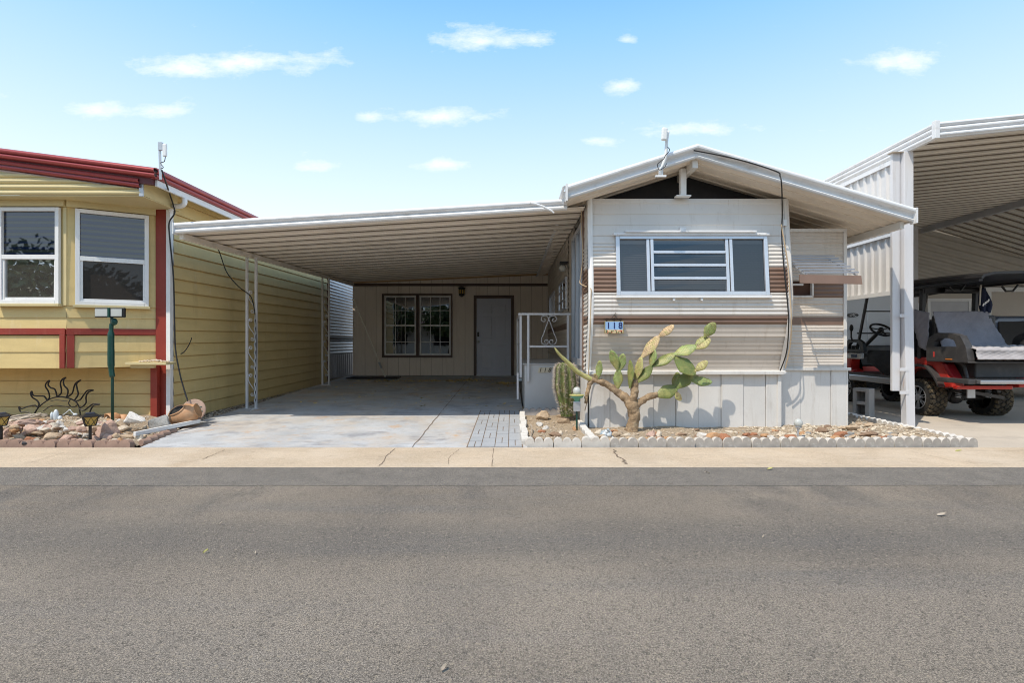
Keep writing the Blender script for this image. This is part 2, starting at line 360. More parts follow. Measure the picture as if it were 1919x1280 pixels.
# ------------------------------------------------------------------ ground materials
def ground_mats():
    m = mat('asphalt', (.118, .106, .095), .9, var=.0, bump=.8, bscale=150)
    nt = m.node_tree; bs = nt.nodes['Principled BSDF']; tc = nd(nt, 'ShaderNodeTexCoord').outputs['Object']
    sp = nd(nt, 'ShaderNodeSeparateXYZ'); nt.links.new(tc, sp.inputs[0])
    big = tex(nt, tc, .55, 6, .6).outputs['Fac']; mid = tex(nt, tc, 5., 6, .65).outputs['Fac']
    c = mixc(nt, ramp(nt, big, .35, .68), (.094, .080, .064), (.142, .121, .095))
    # wear along the wheel tracks, running with the road
    mp = nd(nt, 'ShaderNodeMapping'); mp.inputs[3].default_value = (.22, 1.5, 1); nt.links.new(tc, mp.inputs[0])
    tr = tex(nt, mp.outputs[0], 1.1, 5, .6, off=(2.2, 4.4, 0)).outputs['Fac']
    c = mixc(nt, ramp(nt, tr, .5, .66, 0, .55), c, (.082, .078, .074))
    yy = math_n(nt, 'ADD', sp.outputs[1], math_n(nt, 'MULTIPLY_ADD', tr, .9, -.45))
    band = math_n(nt, 'ABSOLUTE', math_n(nt, 'SUBTRACT', yy, 3.22))
    c = mixc(nt, ramp(nt, band, .12, .42, .6, 0.), c, (.074, .067, .059))
    c = mixc(nt, ramp(nt, math_n(nt, 'ABSOLUTE', math_n(nt, 'SUBTRACT', yy, 2.35)), .2, .6, .45, 0.), c, (.150, .128, .104))
    mp2 = nd(nt, 'ShaderNodeMapping'); mp2.inputs[3].default_value = (1.7, .55, 1); nt.links.new(tc, mp2.inputs[0])
    tr2 = tex(nt, mp2.outputs[0], 1.0, 6, .62, off=(5.2, 1.4, 0)).outputs['Fac']
    near = ramp(nt, sp.outputs[1], 3.5, 4.2, .25, 1.)
    c = mixc(nt, math_n(nt, 'MULTIPLY', ramp(nt, tr2, .5, .62, 0, .75), near), c, (.066, .060, .054))
    # fresh seal strip beside the gutter
    wob = math_n(nt, 'MULTIPLY_ADD', tex(nt, tc, 1.3, 4).outputs['Fac'], .09, 4.39)
    strip = ramp(nt, math_n(nt, 'SUBTRACT', sp.outputs[1], wob), 0., .025)
    c = mixc(nt, strip, c, mixc(nt, ramp(nt, mid, .35, .65), (.085, .078, .069), (.112, .102, .089)))
    c = mixc(nt, ramp(nt, math_n(nt, 'ABSOLUTE', math_n(nt, 'SUBTRACT', sp.outputs[1], wob)), .004, .016, .75, 0.), c, (.03, .028, .026))
    vo = tex(nt, tc, 75, kind='ShaderNodeTexVoronoi')
    st = ramp(nt, vo.outputs['Color'], .1, .9, .25, 1.9)
    c = mixc(nt, .95, c, st, 'MULTIPLY')
    fi = ramp(nt, tex(nt, tc, 130, 2, .8).outputs['Fac'], .32, .68, .3, 1.7)
    c = mixc(nt, .95, c, fi, 'MULTIPLY')
    c = mixc(nt, .8, c, ramp(nt, tex(nt, tc, 230, 1, .5, off=(4, 1, 0)).outputs['Fac'], .35, .65, .5, 1.55), 'MULTIPLY')
    c = mixc(nt, ramp(nt, tex(nt, tc, 48, 2, .6, off=(9, 2, 0)).outputs['Fac'], .60, .66, 0, .8), c, (.33, .28, .21))
    c = mixc(nt, ramp(nt, mid, .6, .8, 0, .35), c, (.17, .155, .13))
    nt.links.new(c, bs.inputs['Base Color'])
    mat('sidewalk_concrete', (.50, .405, .295), .9, var=.1, vscale=1.3, fine=.2, fscale=70, bump=.45, bscale=80,
        stains=[((.62, .53, .42), 1.1, .45, .7, .7), ((.36, .26, .17), 4., .58, .78, .55), ((.22, .18, .14), 9., .66, .76, .5), ((.16, .13, .1), 30., .68, .74, .6)])
    # painted slab: blue-grey paint worn through to tan concrete
    mat('driveway_paint', (.46, .48, .50), .75, var=.16, vscale=1.6, fine=.1, fscale=70, bump=.12, bscale=60,
        stains=[((.52, .45, .37), 1.3, .45, .62, .65), ((.52, .35, .21), 2.4, .60, .67, .8), ((.24, .24, .26), 2.6, .52, .68, .65), ((.55, .57, .59), 5., .55, .7, .5), ((.18, .15, .12), 20., .66, .72, .7), ((.26, .24, .22), 7., .6, .72, .5)])
    mat('paver_paint', (.37, .39, .415), .8, var=.1, vscale=2, fine=.1, fscale=70, bump=.2, bscale=70,
        stains=[((.45, .39, .32), 3., .55, .75, .5), ((.2, .16, .12), 24., .7, .75, .6)])
    mat('joint', (.20, .155, .115), .95, var=.3, vscale=20)
    mat('drive_concrete', (.50, .44, .365), .9, var=.1, vscale=.8, fine=.1, fscale=90, bump=.25, bscale=110,
        stains=[((.52, .47, .40), 1.3, .5, .75, .6), ((.26, .22, .19), 1.7, .56, .8, .6), ((.15, .13, .11), 28., .68, .74, .5)])
    mat('dirt', (.34, .28, .21), .95, var=.2, vscale=.5, fine=.3, fscale=40, bump=.5, bscale=40)
ground_mats()
streaks('driveway_paint', (.22, .21, .22), .55, 1.6, (1.1, 4.5, 1), .57, .68); streaks('driveway_paint', (.55, .44, .33), .6, 2.4, (.8, 3.2, 1), .6, .7); streaks('driveway_paint', (.30, .29, .29), .6, 9., (1, 3, 1), .6, .68)
streaks('sidewalk_concrete', (.36, .29, .215), .55, 1.5, (.8, 2.2, 1), .54, .7); streaks('sidewalk_concrete', (.25, .2, .15), .6, 7., (1, 2, 1), .62, .7)
streaks('drive_concrete', (.30, .26, .22), .5, .9, (.5, 2, 1), .54, .7)

g = MB().box(-200, 200, -200, 200, -.4, -.06).build('ground', 'dirt'); struct(g)
rows = []
for y in (-3.0, -1, 0, 1, 2, 3, 4, 5.085): rows.append([(x, y, 0.0) for x in (-120, -20, -6, 0, 6, 20, 120)])
road = MB().grid(rows).build('road', 'asphalt'); struct(road)
sw = MB().box(-120, 120, 5.08, 6.0, -.2, .006).build('sidewalk', 'sidewalk_concrete', bevel=.006); struct(sw)
def crack(pts, w, z, parent, name='crack', m='joint', slope=False):
    mb = MB(); r = random.Random(len(pts) * 7 + int(pts[0][0] * 100)); P2 = []
    for i in range(len(pts) - 1):
        a, b = Vector((*pts[i], 0)), Vector((*pts[i + 1], 0))
        for k in range(8):
            p = a.lerp(b, k / 8); n = Vector((-(b - a).y, (b - a).x, 0)).normalized()
            P2.append((p + n * r.uniform(-1, 1) * w * (.35 if name == 'joint' else .8), w * r.uniform(.2, .65)))
    P2.append((Vector((*pts[-1], 0)), w * .5))
    rows = []
    for i, (p, ww) in enumerate(P2):
        t = (P2[min(i + 1, len(P2) - 1)][0] - P2[max(i - 1, 0)][0]).normalized(); n = Vector((-t.y, t.x, 0))
        zz = z + (drive_z(p.y) if slope else 0)
        rows.append([(p.x + n.x * ww / 2, p.y + n.y * ww / 2, zz), (p.x - n.x * ww / 2, p.y - n.y * ww / 2, zz)])
    return mb.grid(rows).build(name, m, parent)
def gp(x, y): v = 1200 / (y - 640); return ((x - 959.5) / 1000 * v, v)
crack([gp(712, 875), gp(722, 860), gp(740, 843)], .016, .010, sw)
crack([gp(841, 872), gp(841, 860), gp(850, 851), gp(861, 843)], .009, .010, sw)
crack([gp(922, 876), gp(925, 842)], .011, .010, sw, 'joint')
crack([gp(1176, 872), gp(1160, 858), gp(1150, 844)], .03, .010, sw)
crack([gp(380, 862), gp(402, 853), gp(421, 845)], .014, .010, sw)
crack([gp(60, 868), gp(120, 850)], .007, .010, sw)
crack([gp(1715, 850), gp(1790, 866), gp(1880, 872)], .008, .010, sw)
crack([gp(1860, 846), gp(1990, 846)], .012, .010, sw, 'joint')

# painted driveway, rising to the back
DW = [(-4.19, 6.003), (-4.50, 7.7), (-4.52, 14.72)]
rows = []
for Y in (6.003, 6.6, 7.2, 7.7, 9, 11, 13, 14.72):
    if Y <= 7.7: xl = -4.19 - .31 * (Y - 6.003) / 1.697
    else: xl = -4.50 - .02 * (Y - 7.7) / 7.02
    z = drive_z(Y) + .004; rows.append([(xl, Y, -.3), (xl, Y, z), (-1.12, Y, z), (.17, Y, z), (.17, Y, -.3)])
drv = MB().grid(rows).build('driveway', 'driveway_paint'); struct(drv)
jn = [(-1.125, 6.02 + i * 1.44) for i in range(7)]
crack(jn, .022, .009, drv, 'joint', slope=True)
crack([(-4.15, 6.012), (-1.1, 6.012)], .008, .009, drv, 'joint', slope=True)
# stamped pavers: four columns of paired bricks
mb = MB(); pc = .155; x0 = -.505
rr = random.Random(3)
for c in range(4):
    Y = 6.015 + (.07 if c % 2 else 0); k = c
    if c % 2:
        mb.box(x0 + c * pc + .003, x0 + (c + 1) * pc - .003, 6.015, Y - .006, 0, .012 + rr.uniform(0, .001))
    while Y < 8.62:
        L = min(.30 if k % 3 == 0 else .205, 8.64 - Y); xa, xb = x0 + c * pc + .005, x0 + (c + 1) * pc - .005
        h = .012 + rr.uniform(0, .0015)
        def slab(a, b, ya, yb):
            mb.hexa([(a, ya, drive_z(ya) - .01), (b, ya, drive_z(ya) - .01), (b, yb, drive_z(yb) - .01), (a, yb, drive_z(yb) - .01),
                     (a, ya, drive_z(ya) + h), (b, ya, drive_z(ya) + h), (b, yb, drive_z(yb) + h), (a, yb, drive_z(yb) + h)])
        if k % 3 == 0:
            xm = (xa + xb) / 2; slab(xa, xm - .005, Y, Y + L - .012); slab(xm + .005, xb, Y, Y + L - .012)
        else: slab(xa, xb, Y, Y + L - .012)
        Y += L; k += 1
pv = MB(); pv.v, pv.f = mb.v, mb.f
pvo = pv.build('paver_path', 'paver_paint'); struct(pvo)
rows = [[(x0 - .01, Y, drive_z(Y) + .0075), (x0 + 4 * pc + .01, Y, drive_z(Y) + .0075)] for Y in (6.008, 8.66)]
MB().grid(rows).build('joint', 'joint', pvo)

# neighbour's concrete drive, right
struct(MB().box(5.24, 40, 6.003, 16, -.3, -.002).build('neighbour_driveway', 'drive_concrete'))
# gravel strip beside the yellow house
rows = []
for i in range(40):
    Y = 7.2 + i * .25; rows.append([(x, Y, .03 + .012 * (Y - 7.2) + .03 * noise.noise((x * 6, Y * 6, 0)) + (-.02 if x < -4.6 else 0)) for x in (-5.0, -4.8, -4.7, -4.6, -4.5, -4.4)])
struct(MB().grid(rows).build('gravel_strip', 'dark_gravel', smooth=True))

def soil_bed(name, x0, x1, y0, y1, zf, m='soil', step=.06):
    nx, ny = int((x1 - x0) / step) + 1, int((y1 - y0) / step) + 1
    rows = [[(x0 + (x1 - x0) * i / nx, y0 + (y1 - y0) * j / ny, zf(x0 + (x1 - x0) * i / nx, y0 + (y1 - y0) * j / ny)) for i in range(nx + 1)] for j in range(ny + 1)]
    return struct(MB().grid(rows).build(name, m, smooth=True))
def soil_r(x, y): return max(.045, drive_z(y) if x < 1.1 else 0) + .02 * noise.noise((x * 2.1, y * 2.1, 3)) + .012 * noise.noise((x * 9, y * 9, 1)) + .05 * max(0, min(1, (x - 3.4) / 1.0)) * max(0, 1 - abs(y - 6.75) / .6)
def soil_l(x, y): return .03 + .03 * noise.noise((x * 2.1, y * 2.1, 8)) + .012 * noise.noise((x * 9, y * 9, 1)) + .12 * max(0, min(1, (y - 6.3) / .6)) * max(0, min(1, (-4.55 - x) / .5))
soil_bed('planter_soil', .17, 5.19, 6.12, 9.1, soil_r)
rows = []
for j in range(27):
    y = 6.12 + j * .06; xr = -4.30 - .28 * max(0, (y - 6.1) / 1.6)
    rows.append([(-9 + (xr + 9) * i / 70, y, soil_l(-9 + (xr + 9) * i / 70, y) if i < 70 else .0) for i in range(71)])
struct(MB().grid(rows).build('gravel_bed', 'soil', smooth=True))

# ------------------------------------------------------------------ sky, sun
EL, AZ = math.degrees(math.atan2(1, .614)), 222.0
w = bpy.data.worlds.new("World"); S.world = w; w.use_nodes = True; nt = w.node_tree
bg = nt.nodes['Background']
sky = nd(nt, 'ShaderNodeTexSky'); sky.sky_type = 'NISHITA'; sky.sun_disc = False
sky.sun_elevation = R(EL); sky.sun_rotation = R(AZ); sky.altitude = 400; sky.air_density = 1.0; sky.dust_density = 1.6; sky.ozone_density = 1.6
tcg = nd(nt, 'ShaderNodeTexCoord').outputs['Generated']
sp = nd(nt, 'ShaderNodeSeparateXYZ'); nt.links.new(tcg, sp.inputs[0])
ya = math_n(nt, 'MAXIMUM', math_n(nt, 'ABSOLUTE', sp.outputs[1]), .05)
u = math_n(nt, 'DIVIDE', sp.outputs[0], ya); v = math_n(nt, 'DIVIDE', sp.outputs[2], ya)
CL = [(-.53, .522, .19, .022), (-.60, .512, .11, .02), (-.42, .530, .09, .018), (-.06, .575, .075, .028), (-.03, .565, .11, .016), (-.775, .436, .055, .017), (-.65, .436, .055, .017),
      (.205, .479, .045, .014), (.735, .53, .075, .022), (.75, .52, .04, .022), (-.13, .424, .12, .016), (-.27, .421, .03, .011), (.33, .4, .10, .014),
      (-.13, .331, .06, .011), (-.36, .326, .04, .011), (.17, .377, .035, .01), (.22, .566, .02, .008), (.6, .24, .02, .006), (-1.4, .5, .3, .05), (1.5, .45, .25, .05)]
cov = None
for (a, b, sa, sb) in CL:
    du = math_n(nt, 'DIVIDE', math_n(nt, 'SUBTRACT', u, a), sa); dv = math_n(nt, 'DIVIDE', math_n(nt, 'SUBTRACT', v, b), sb)
    d = math_n(nt, 'ADD', math_n(nt, 'MULTIPLY', du, du), math_n(nt, 'MULTIPLY', dv, dv))
    e = math_n(nt, 'POWER', 2.718, math_n(nt, 'MULTIPLY', d, -.8))
    cov = e if cov is None else math_n(nt, 'MAXIMUM', cov, e)
cb = nd(nt, 'ShaderNodeCombineXYZ'); nt.links.new(u, cb.inputs[0]); nt.links.new(math_n(nt, 'MULTIPLY', v, 2.2), cb.inputs[1])
nz = tex(nt, cb.outputs[0], 11., 10, .68).outputs['Fac']
cl = ramp(nt, math_n(nt, 'ADD', cov, math_n(nt, 'MULTIPLY_ADD', nz, 2.6, -1.38)), .34, 1.25)
cl = math_n(nt, 'MULTIPLY', cl, .8, clamp=True)
haze = ramp(nt, sp.outputs[2], .20, .60, 1., 0.)
skyc = mixc(nt, ramp(nt, sp.outputs[2], .5, .85, .78, .1), sky.outputs[0], (.80, 2.85, 5.1))
haze = math_n(nt, 'MULTIPLY', math_n(nt, 'POWER', haze, 1.15), .95)
skyc = mixc(nt, haze, skyc, (4.45, 5.05, 5.45))
SKYCOL = mixc(nt, cl, skyc, (5.3, 5.45, 5.6))
nt.links.new(SKYCOL, bg.inputs['Color']); bg.inputs['Strength'].default_value = .15
sd = bpy.data.lights.new('sun', 'SUN'); so = bpy.data.objects.new('sun', sd); COL.objects.link(so)
sd.energy = 2.65; sd.angle = R(.5); sd.color = (1, .90, .755)
so.rotation_euler = Vector((.41, .457, -1)).to_track_quat('-Z', 'Y').to_euler()
S.view_settings.view_transform = 'Standard'; S.view_settings.look = 'None'; S.view_settings.gamma = 1; S.view_settings.exposure = .56
S.cycles.use_denoising = True; S.cycles.filter_width = 1.05; S.cycles.max_bounces = 9; S.cycles.diffuse_bounces = 8; S.cycles.transparent_max_bounces = 12
S.cycles.caustics_reflective = False; S.cycles.caustics_refractive = False; S.cycles.sample_clamp_indirect = 6
# ------------------------------------------------------------------ shared building helpers
def lap_sheet(P0, along, length, z0, z1, pitch, out, lip=.012, shear=0., gap=0.):
    """clapboards: each board leans out towards its bottom edge"""
    along, out = Vector(along), Vector(out); mb = MB(); P0 = Vector(P0); z = z0; ns = 1
    while z < z1 - 1e-4:
        zt = min(z + pitch, z1); f = (zt - gap - z) / pitch
        for i in range(ns):
            a, b = length * i / ns, length * (i + 1) / ns
            pa, pb = P0 + along * a, P0 + along * b
            sa, sb = Vector((0, 0, shear * a)), Vector((0, 0, shear * b))
            zb_, zt_ = Vector((0, 0, z)), Vector((0, 0, zt - gap))
            mb.quad(pa + zb_ + sa + out * lip, pb + zb_ + sb + out * lip, pb + zt_ + sb + out * lip * (1 - f), pa + zt_ + sa + out * lip * (1 - f))
            bk = -.014 if gap else 0
            mb.quad(pa + zb_ + sa + out * bk, pb + zb_ + sb + out * bk, pb + zb_ + sb + out * lip, pa + zb_ + sa + out * lip)
            if gap:
                zg = Vector((0, 0, zt)); o1 = out * lip * (1 - f)
                mb.quad(pa + zt_ + sa + o1, pb + zt_ + sb + o1, pb + zt_ + sb + out * bk, pa + zt_ + sa + out * bk)
                mb.quad(pa + zt_ + sa + out * bk, pb + zt_ + sb + out * bk, pb + zg + sb + out * bk, pa + zg + sa + out * bk)
        z = zt
    return mb
def frame_bars(mb, x0, x1, z0, z1, w, y0, y1, bars_x=(), bars_z=(), bw=.02):
    mb.box(x0, x0 + w, y0, y1, z0, z1).box(x1 - w, x1, y0, y1, z0, z1)
    mb.box(x0 + w, x1 - w, y0 + .002, y1 - .002, z0, z0 + w).box(x0 + w, x1 - w, y0 + .002, y1 - .002, z1 - w, z1)
    for x in bars_x: mb.box(x - bw / 2, x + bw / 2, y0 + .006, y1 - .006, z0 + w, z1 - w)
    for z in bars_z: mb.box(x0 + w, x1 - w, y0 + .008, y1 - .008, z - bw / 2, z + bw / 2)
    return mb
def roll(r, n=7, a0=-90, a1=90, o=(0, 0)):
    return [(o[0] + r * math.cos(R(a0 + (a1 - a0) * i / n)), o[1] + r * math.sin(R(a0 + (a1 - a0) * i / n))) for i in range(n + 1)]

# ------------------------------------------------------------------ yellow house (left)
yh = thing('siding_house', (-6.6, 8.5, 0), 'pale yellow clapboard house with dark red trim, red metal roof edge and angled bay windows', 'house')
SX = -4.85
lap_sheet((SX, 7.63, 0), (0, 1, 0), 6.35, .06, 3.40, .186, (1, 0, 0), .02, .010, .016).build('side_wall', 'yellow_siding', yh, fix=False)
lap_sheet((-9.6, 7.66, 0), (1, 0, 0), 4.55, -.1, .84, .186, (0, -1, 0), .016, 0, .014).build('front_wall', 'yellow_siding', yh, fix=False)
MB().box(-9.6, -4.87, 7.68, 13.95, -.1, 3.3).build('house_core', 'cream_trim', yh)
# bay: straight face, then a face angled back to the corner
BA, BB, BL = Vector((-5.92, 7.10, 0)), Vector((-5.07, 7.60, 0)), Vector((-9.6, 7.10, 0))
bd = (BB - BA).normalized(); bn = Vector((bd.y, -bd.x, 0)); blen = (BB - BA).length
def bayp(t, z, o=0): return BA + bd * t + bn * o + Vector((0, 0, z))
def face_boards(mb, P, d, n, L, z0, z1, pitch):
    b = lap_sheet(P, d, L, z0, z1, pitch, n, .012); mb.add(b.v, b.f)
mb = MB()
for (P, d, n, L) in ((BL, Vector((1, 0, 0)), Vector((0, -1, 0)), 3.68), (BA, bd, bn, blen)):
    face_boards(mb, P, d, n, L, .845, 1.28, .215); face_boards(mb, P, d, n, L, 1.36, 1.68, .16); face_boards(mb, P, d, n, L, 1.68, 2.99, 1.31)
mb.quad(BL + Vector((0, 0, .845)), BA + Vector((0, 0, .845)), BA + Vector((0, .56, .845)), BL + Vector((0, .56, .845)))
mb.add([BA + Vector((0, 0, .845)), BB + Vector((0, 0, .845)), BA + Vector((0, .56, .845))], [(0, 1, 2)])
mb.build('bay_wall', 'yellow_siding', yh, fix=False)
mb = MB()   # thick header above the windows and angled-corner cover strips
mb.box(-9.6, -5.92, 7.04, 7.10, 2.99, 3.10)
mb.hexa([bayp(0, 2.99, .05), bayp(blen, 2.99, .05), bayp(blen, 2.99, -.02), bayp(0, 2.99, -.02), bayp(0, 3.10, .05), bayp(blen, 3.10, .05), bayp(blen, 3.10, -.02), bayp(0, 3.10, -.02)])
mb.box(-5.955, -5.915, 7.08, 7.11, 1.68, 2.985)
mb.build('bay_header', 'cream_trim', yh)
mb = MB()
mb.box(-9.6, -5.93, 7.075, 7.10, 1.29, 1.375)
mb.hexa([bayp(-.005, 1.29, .025), bayp(blen, 1.29, .025), bayp(blen, 1.29, -.01), bayp(0, 1.29, -.01), bayp(-.005, 1.375, .025), bayp(blen, 1.375, .025), bayp(blen, 1.375, -.01), bayp(0, 1.375, -.01)])
mb.box(-6.0, -5.93, 7.07, 7.098, .845, 1.288)
mb.hexa([bayp(.0, .845, .024), bayp(.08, .845, .024), bayp(.08, .845, -.01), bayp(0, .845, -.01), bayp(.0, 1.288, .024), bayp(.08, 1.288, .024), bayp(.08, 1.288, -.01), bayp(0, 1.288, -.01)])
mb.build('red_band', 'red_paint', yh, bevel=.004)
MB().box(-5.06, -4.905, 7.575, 7.66, -.02, 3.10).build('corner_post', 'red_paint', yh, bevel=.004)
MB().box(-5.085, -4.99, 7.50, 7.573, -.02, .86).build('corner_board', 'red_paint', yh, bevel=.004)
MB().box(SX - .02, SX + .02, 14.0, 14.09, .1, 3.2).build('rear_corner_board', 'red_dark', yh, bevel=.004)

def hung_window(P, d, n, t0, t1, z0, z1, shade):
    """single-hung window in a wall plane: frame > sashes, panes, blind, screen"""
    def q(t, z, o): return P + d * t + n * o + Vector((0, 0, z))
    def bar(mb, ta, tb, za, zb, oa, ob): mb.hexa([q(ta, za, ob), q(tb, za, ob), q(tb, za, oa), q(ta, za, oa), q(ta, zb, ob), q(tb, zb, ob), q(tb, zb, oa), q(ta, zb, oa)])
    f = MB(); w_ = .05; zm = z0 + (z1 - z0) * .485
    bar(f, t0, t0 + w_, z0, z1, .015, .06); bar(f, t1 - w_, t1, z0, z1, .015, .06)
    bar(f, t0 + w_, t1 - w_, z0, z0 + w_, .015, .062); bar(f, t0 + w_, t1 - w_, z1 - w_, z1, .015, .062)
    bar(f, t0 + w_, t1 - w_, zm - .03, zm + .03, .015, .058)
    bar(f, t0 + w_, t0 + w_ + .03, z0 + w_, zm - .03, .015, .045); bar(f, t1 - w_ - .02, t1 - w_, z0 + w_, zm - .03, .015, .045)
    bar(f, t0 + w_ + .03, t1 - w_ - .02, z0 + w_, z0 + w_ + .035, .015, .045)
    o = f.build('window', 'white_paint', yh, bevel=.003)
    MB().quad(q(t0 + w_, zm + .03, .022), q(t1 - w_, zm + .03, .022), q(t1 - w_, z1 - w_, .022), q(t0 + w_, z1 - w_, .022)).build('pane', 'window_glass', o)
    MB().quad(q(t0 + .08, z0 + .085, .024), q(t1 - .07, z0 + .085, .024), q(t1 - .07, zm - .03, .024), q(t0 + .08, zm - .03, .024)).build('pane', 'screen_glass', o)
    b = MB(); k = z0 + .05
    while k < z1 - .05:
        dk = .075; b.quad(q(t0 + .04, k, .019), q(t1 - .04, k, .019), q(t1 - .04, k + dk - .008, -.008), q(t0 + .04, k + dk - .008, -.008)); k += dk
    b.build('blind', shade, o, fix=False)
    s = MB(); bar(s, t0 - .02, t1 + .02, z0 - .035, z0 - .002, .012, .085); s.build('sill', 'cream_trim', o, bevel=.003)
mat('blind_sky_blue', (.075, .115, .27), .6, var=.05); m_ = glass('screen_glass', (.42, .4, .4), .35, .02); nt_ = m_.node_tree; mx_ = nt_.nodes['Material Output'].inputs[0].links[0].from_node  # blue sky reflected in the panes is painted into the blind colour
df_ = nd(nt_, 'ShaderNodeBsdfDiffuse'); df_.inputs[0].default_value = (.085, .075, .068, 1); m2_ = nd(nt_, 'ShaderNodeMixShader'); m2_.inputs[0].default_value = .55
nt_.links.new(mx_.outputs[0], m2_.inputs[1]); nt_.links.new(df_.outputs[0], m2_.inputs[2]); nt_.links.new(m2_.outputs[0], nt_.nodes['Material Output'].inputs[0])
hung_window(BL, Vector((1, 0, 0)), Vector((0, -1, 0)), 9.6 - 6.79, 9.6 - 5.985, 1.70, 2.975, 'blind_sky_blue')
hung_window(BA, bd, bn, .092, .905, 1.69, 2.975, 'blind_sky_blue')
hung_window(BL, Vector((1, 0, 0)), Vector((0, -1, 0)), 9.6 - 7.75, 9.6 - 6.94, 1.70, 2.975, 'blind_sky_blue')

# roof: low gable running up to the left, red rolled fascias
SL = .127
def ze(X, z): return z + SL * (-4.52 - X)
rollp = [(-.05, -.115)] + roll(.026, 6, -90, 90, (0, -.085)) + [(.012, -.052)] + roll(.028, 6, -80, 90, (.012, -.026)) + [(-.05, .006)]
MB().extr(rollp, (-9.6, 6.78, ze(-9.6, 3.40)), (-4.53, 6.78, 3.40), (0, -1, 0)).build('front_fascia', 'red_metal', yh, smooth=False, thick=.004)
MB().extr(rollp, (-4.55, 6.80, 3.40), (-4.55, 14.0, 3.42), (1, 0, 0)).build('side_fascia', 'red_metal', yh, thick=.004)
MB().hexa([(-9.6, 6.83, ze(-9.6, 3.20)), (-4.6, 6.83, ze(-4.6, 3.20)), (-4.6, 6.9, ze(-4.6, 3.20)), (-9.6, 6.9, ze(-9.6, 3.20)),
           (-9.6, 6.83, ze(-9.6, 3.32)), (-4.6, 6.83, ze(-4.6, 3.32)), (-4.6, 6.9, ze(-4.6, 3.32)), (-9.6, 6.9, ze(-9.6, 3.32))]).build('fascia_recess', 'red_dark', yh)
MB().extr([(a, b * .95) for a, b in rollp], (-9.6, 6.85, ze(-9.6, 3.285)), (-4.775, 6.85, ze(-4.775, 3.255)), (0, -1, 0)).build('lower_fascia', 'red_metal', yh, thick=.004)
mb = MB()   # cream ribbed gable infill under the red fascia
zr = 3.09
ribs = []; z = zr
rows = []
while z < 3.75:
    for dz, o in ((0, 0), (.012, .02), (.03, .026), (.048, .02), (.06, 0)):
        zz = z + dz; xr = max(-9.6, min(-4.78, -4.52 - (zz - 3.13) / SL)) if zz > 3.16 else -4.78
        rows.append([(-9.6, 6.885 - o, zz), (xr, 6.885 - o, zz)])
    z += .075
MB().grid(rows).build('gable_panel', 'cream_trim', yh, fix=False)
mb = MB().box(-9.6, -4.78, 6.88, 7.7, 3.075, 3.088)
mb.hexa([(-4.80, 6.885, 3.09), (-4.765, 6.885, 3.09), (-4.80, 7.66, 3.09), (-4.84, 7.66, 3.09), (-4.80, 6.885, 3.30), (-4.765, 6.885, 3.30), (-4.80, 7.66, 3.30), (-4.84, 7.66, 3.30)])
mb.build('soffit', 'cream_trim', yh, bevel=.004)
MB().box(-4.80, -4.745, 6.862, 6.884, 3.07, 3.325).build('end_cap', 'galv', yh, bevel=.003)
MB().hexa([(-4.60, 6.87, 3.20), (-4.565, 6.87, 3.20), (-4.565, 14, 3.22), (-4.60, 14, 3.22), (-4.60, 6.87, 3.282), (-4.565, 6.87, 3.282), (-4.565, 14, 3.302), (-4.60, 14, 3.302)]).build('gutter', 'white_metal', yh, bevel=.004)
MB().hexa([(-4.84, 6.88, 3.295), (-4.60, 6.88, 3.27), (-4.60, 14, 3.29), (-4.84, 14, 3.315), (-4.84, 6.88, 3.31), (-4.60, 6.88, 3.285), (-4.60, 14, 3.305), (-4.84, 14, 3.33)]).build('side_soffit', 'cream_trim', yh)
mb = MB().hexa([(-9.6, 6.8, ze(-9.6, 3.40)), (-4.53, 6.8, 3.40), (-4.53, 14, 3.42), (-9.6, 14, ze(-9.6, 3.42)), (-9.6, 6.8, ze(-9.6, 3.415)), (-4.53, 6.8, 3.415), (-4.53, 14, 3.435), (-9.6, 14, ze(-9.6, 3.435))])
mb.build('roof', 'red_metal', yh)
mb = MB().beam((-4.865, 7.585, 0.02), (-4.865, 7.585, 3.07), .06, .075, (0, 1, 0))
mb.tube(curve([(-4.58, 7.46, 3.21), (-4.58, 7.46, 3.13), (-4.66, 7.49, 3.10), (-4.80, 7.55, 3.11), (-4.865, 7.585, 3.02)], 4), .035, 8)
mb.build('downspout', 'white_paint', yh, bevel=.004)

# antenna on the roof corner
an = thing('roof_antenna', (-4.55, 6.74, 3.40), 'slim flat-bar antenna with white receiver, on the red roof corner of the yellow house', 'antenna', 'antennas on the roofs')
a0 = at(301, 336, 6.73); a1 = at(299, 267, 6.73)
MB().beam(a0, a1, .03, .008, (0, 1, 0)).build('mast', 'galv', an)
MB().obox(at(309, 281, 6.70), (.05, .03, .16)).build('receiver', 'white_frost', an, bevel=.01)
MB().obox(at(301, 274, 6.72), (.05, .03, .1)).build('bracket', 'galv', an)
MB().tube(curve([at(310, 292, 6.7), at(308, 302, 6.7), at(301, 305, 6.7), at(306, 313, 6.68), at(301, 316, 6.68)], 5), .005, 5).build('lead', 'cable_black', an)
tag(MB().tube(curve([at(303, 318, 6.68), at(312, 345, 6.8), at(319, 366, 7.4), at(327, 392, 7.5), at(326, 402, 7.5), at(317, 418, 7.49), at(318.5, 450, 7.49), at(325, 520, 7.49), at(327, 600, 7.49), at(329, 655, 7.48), at(337, 700, 7.45), at(345, 730, 7.42), at(352, 752, 7.38)], 6), .010, 6)
    .build('cable', 'cable_black', base=(-4.8, 7.5, 0)), 'black cable hanging down the yellow house corner to the clay pot', 'cable')
tag(MB().tube(curve([at(328, 664, 7.75), at(342, 662, 7.8), at(352, 650, 7.85), at(358, 637, 7.9), at(358.5, 633, 7.92)], 5), .007, 5)
    .build('wire', 'cable_black', base=(-4.83, 7.8, 1.0)), 'short grey wire curling out of the yellow side wall', 'wire')

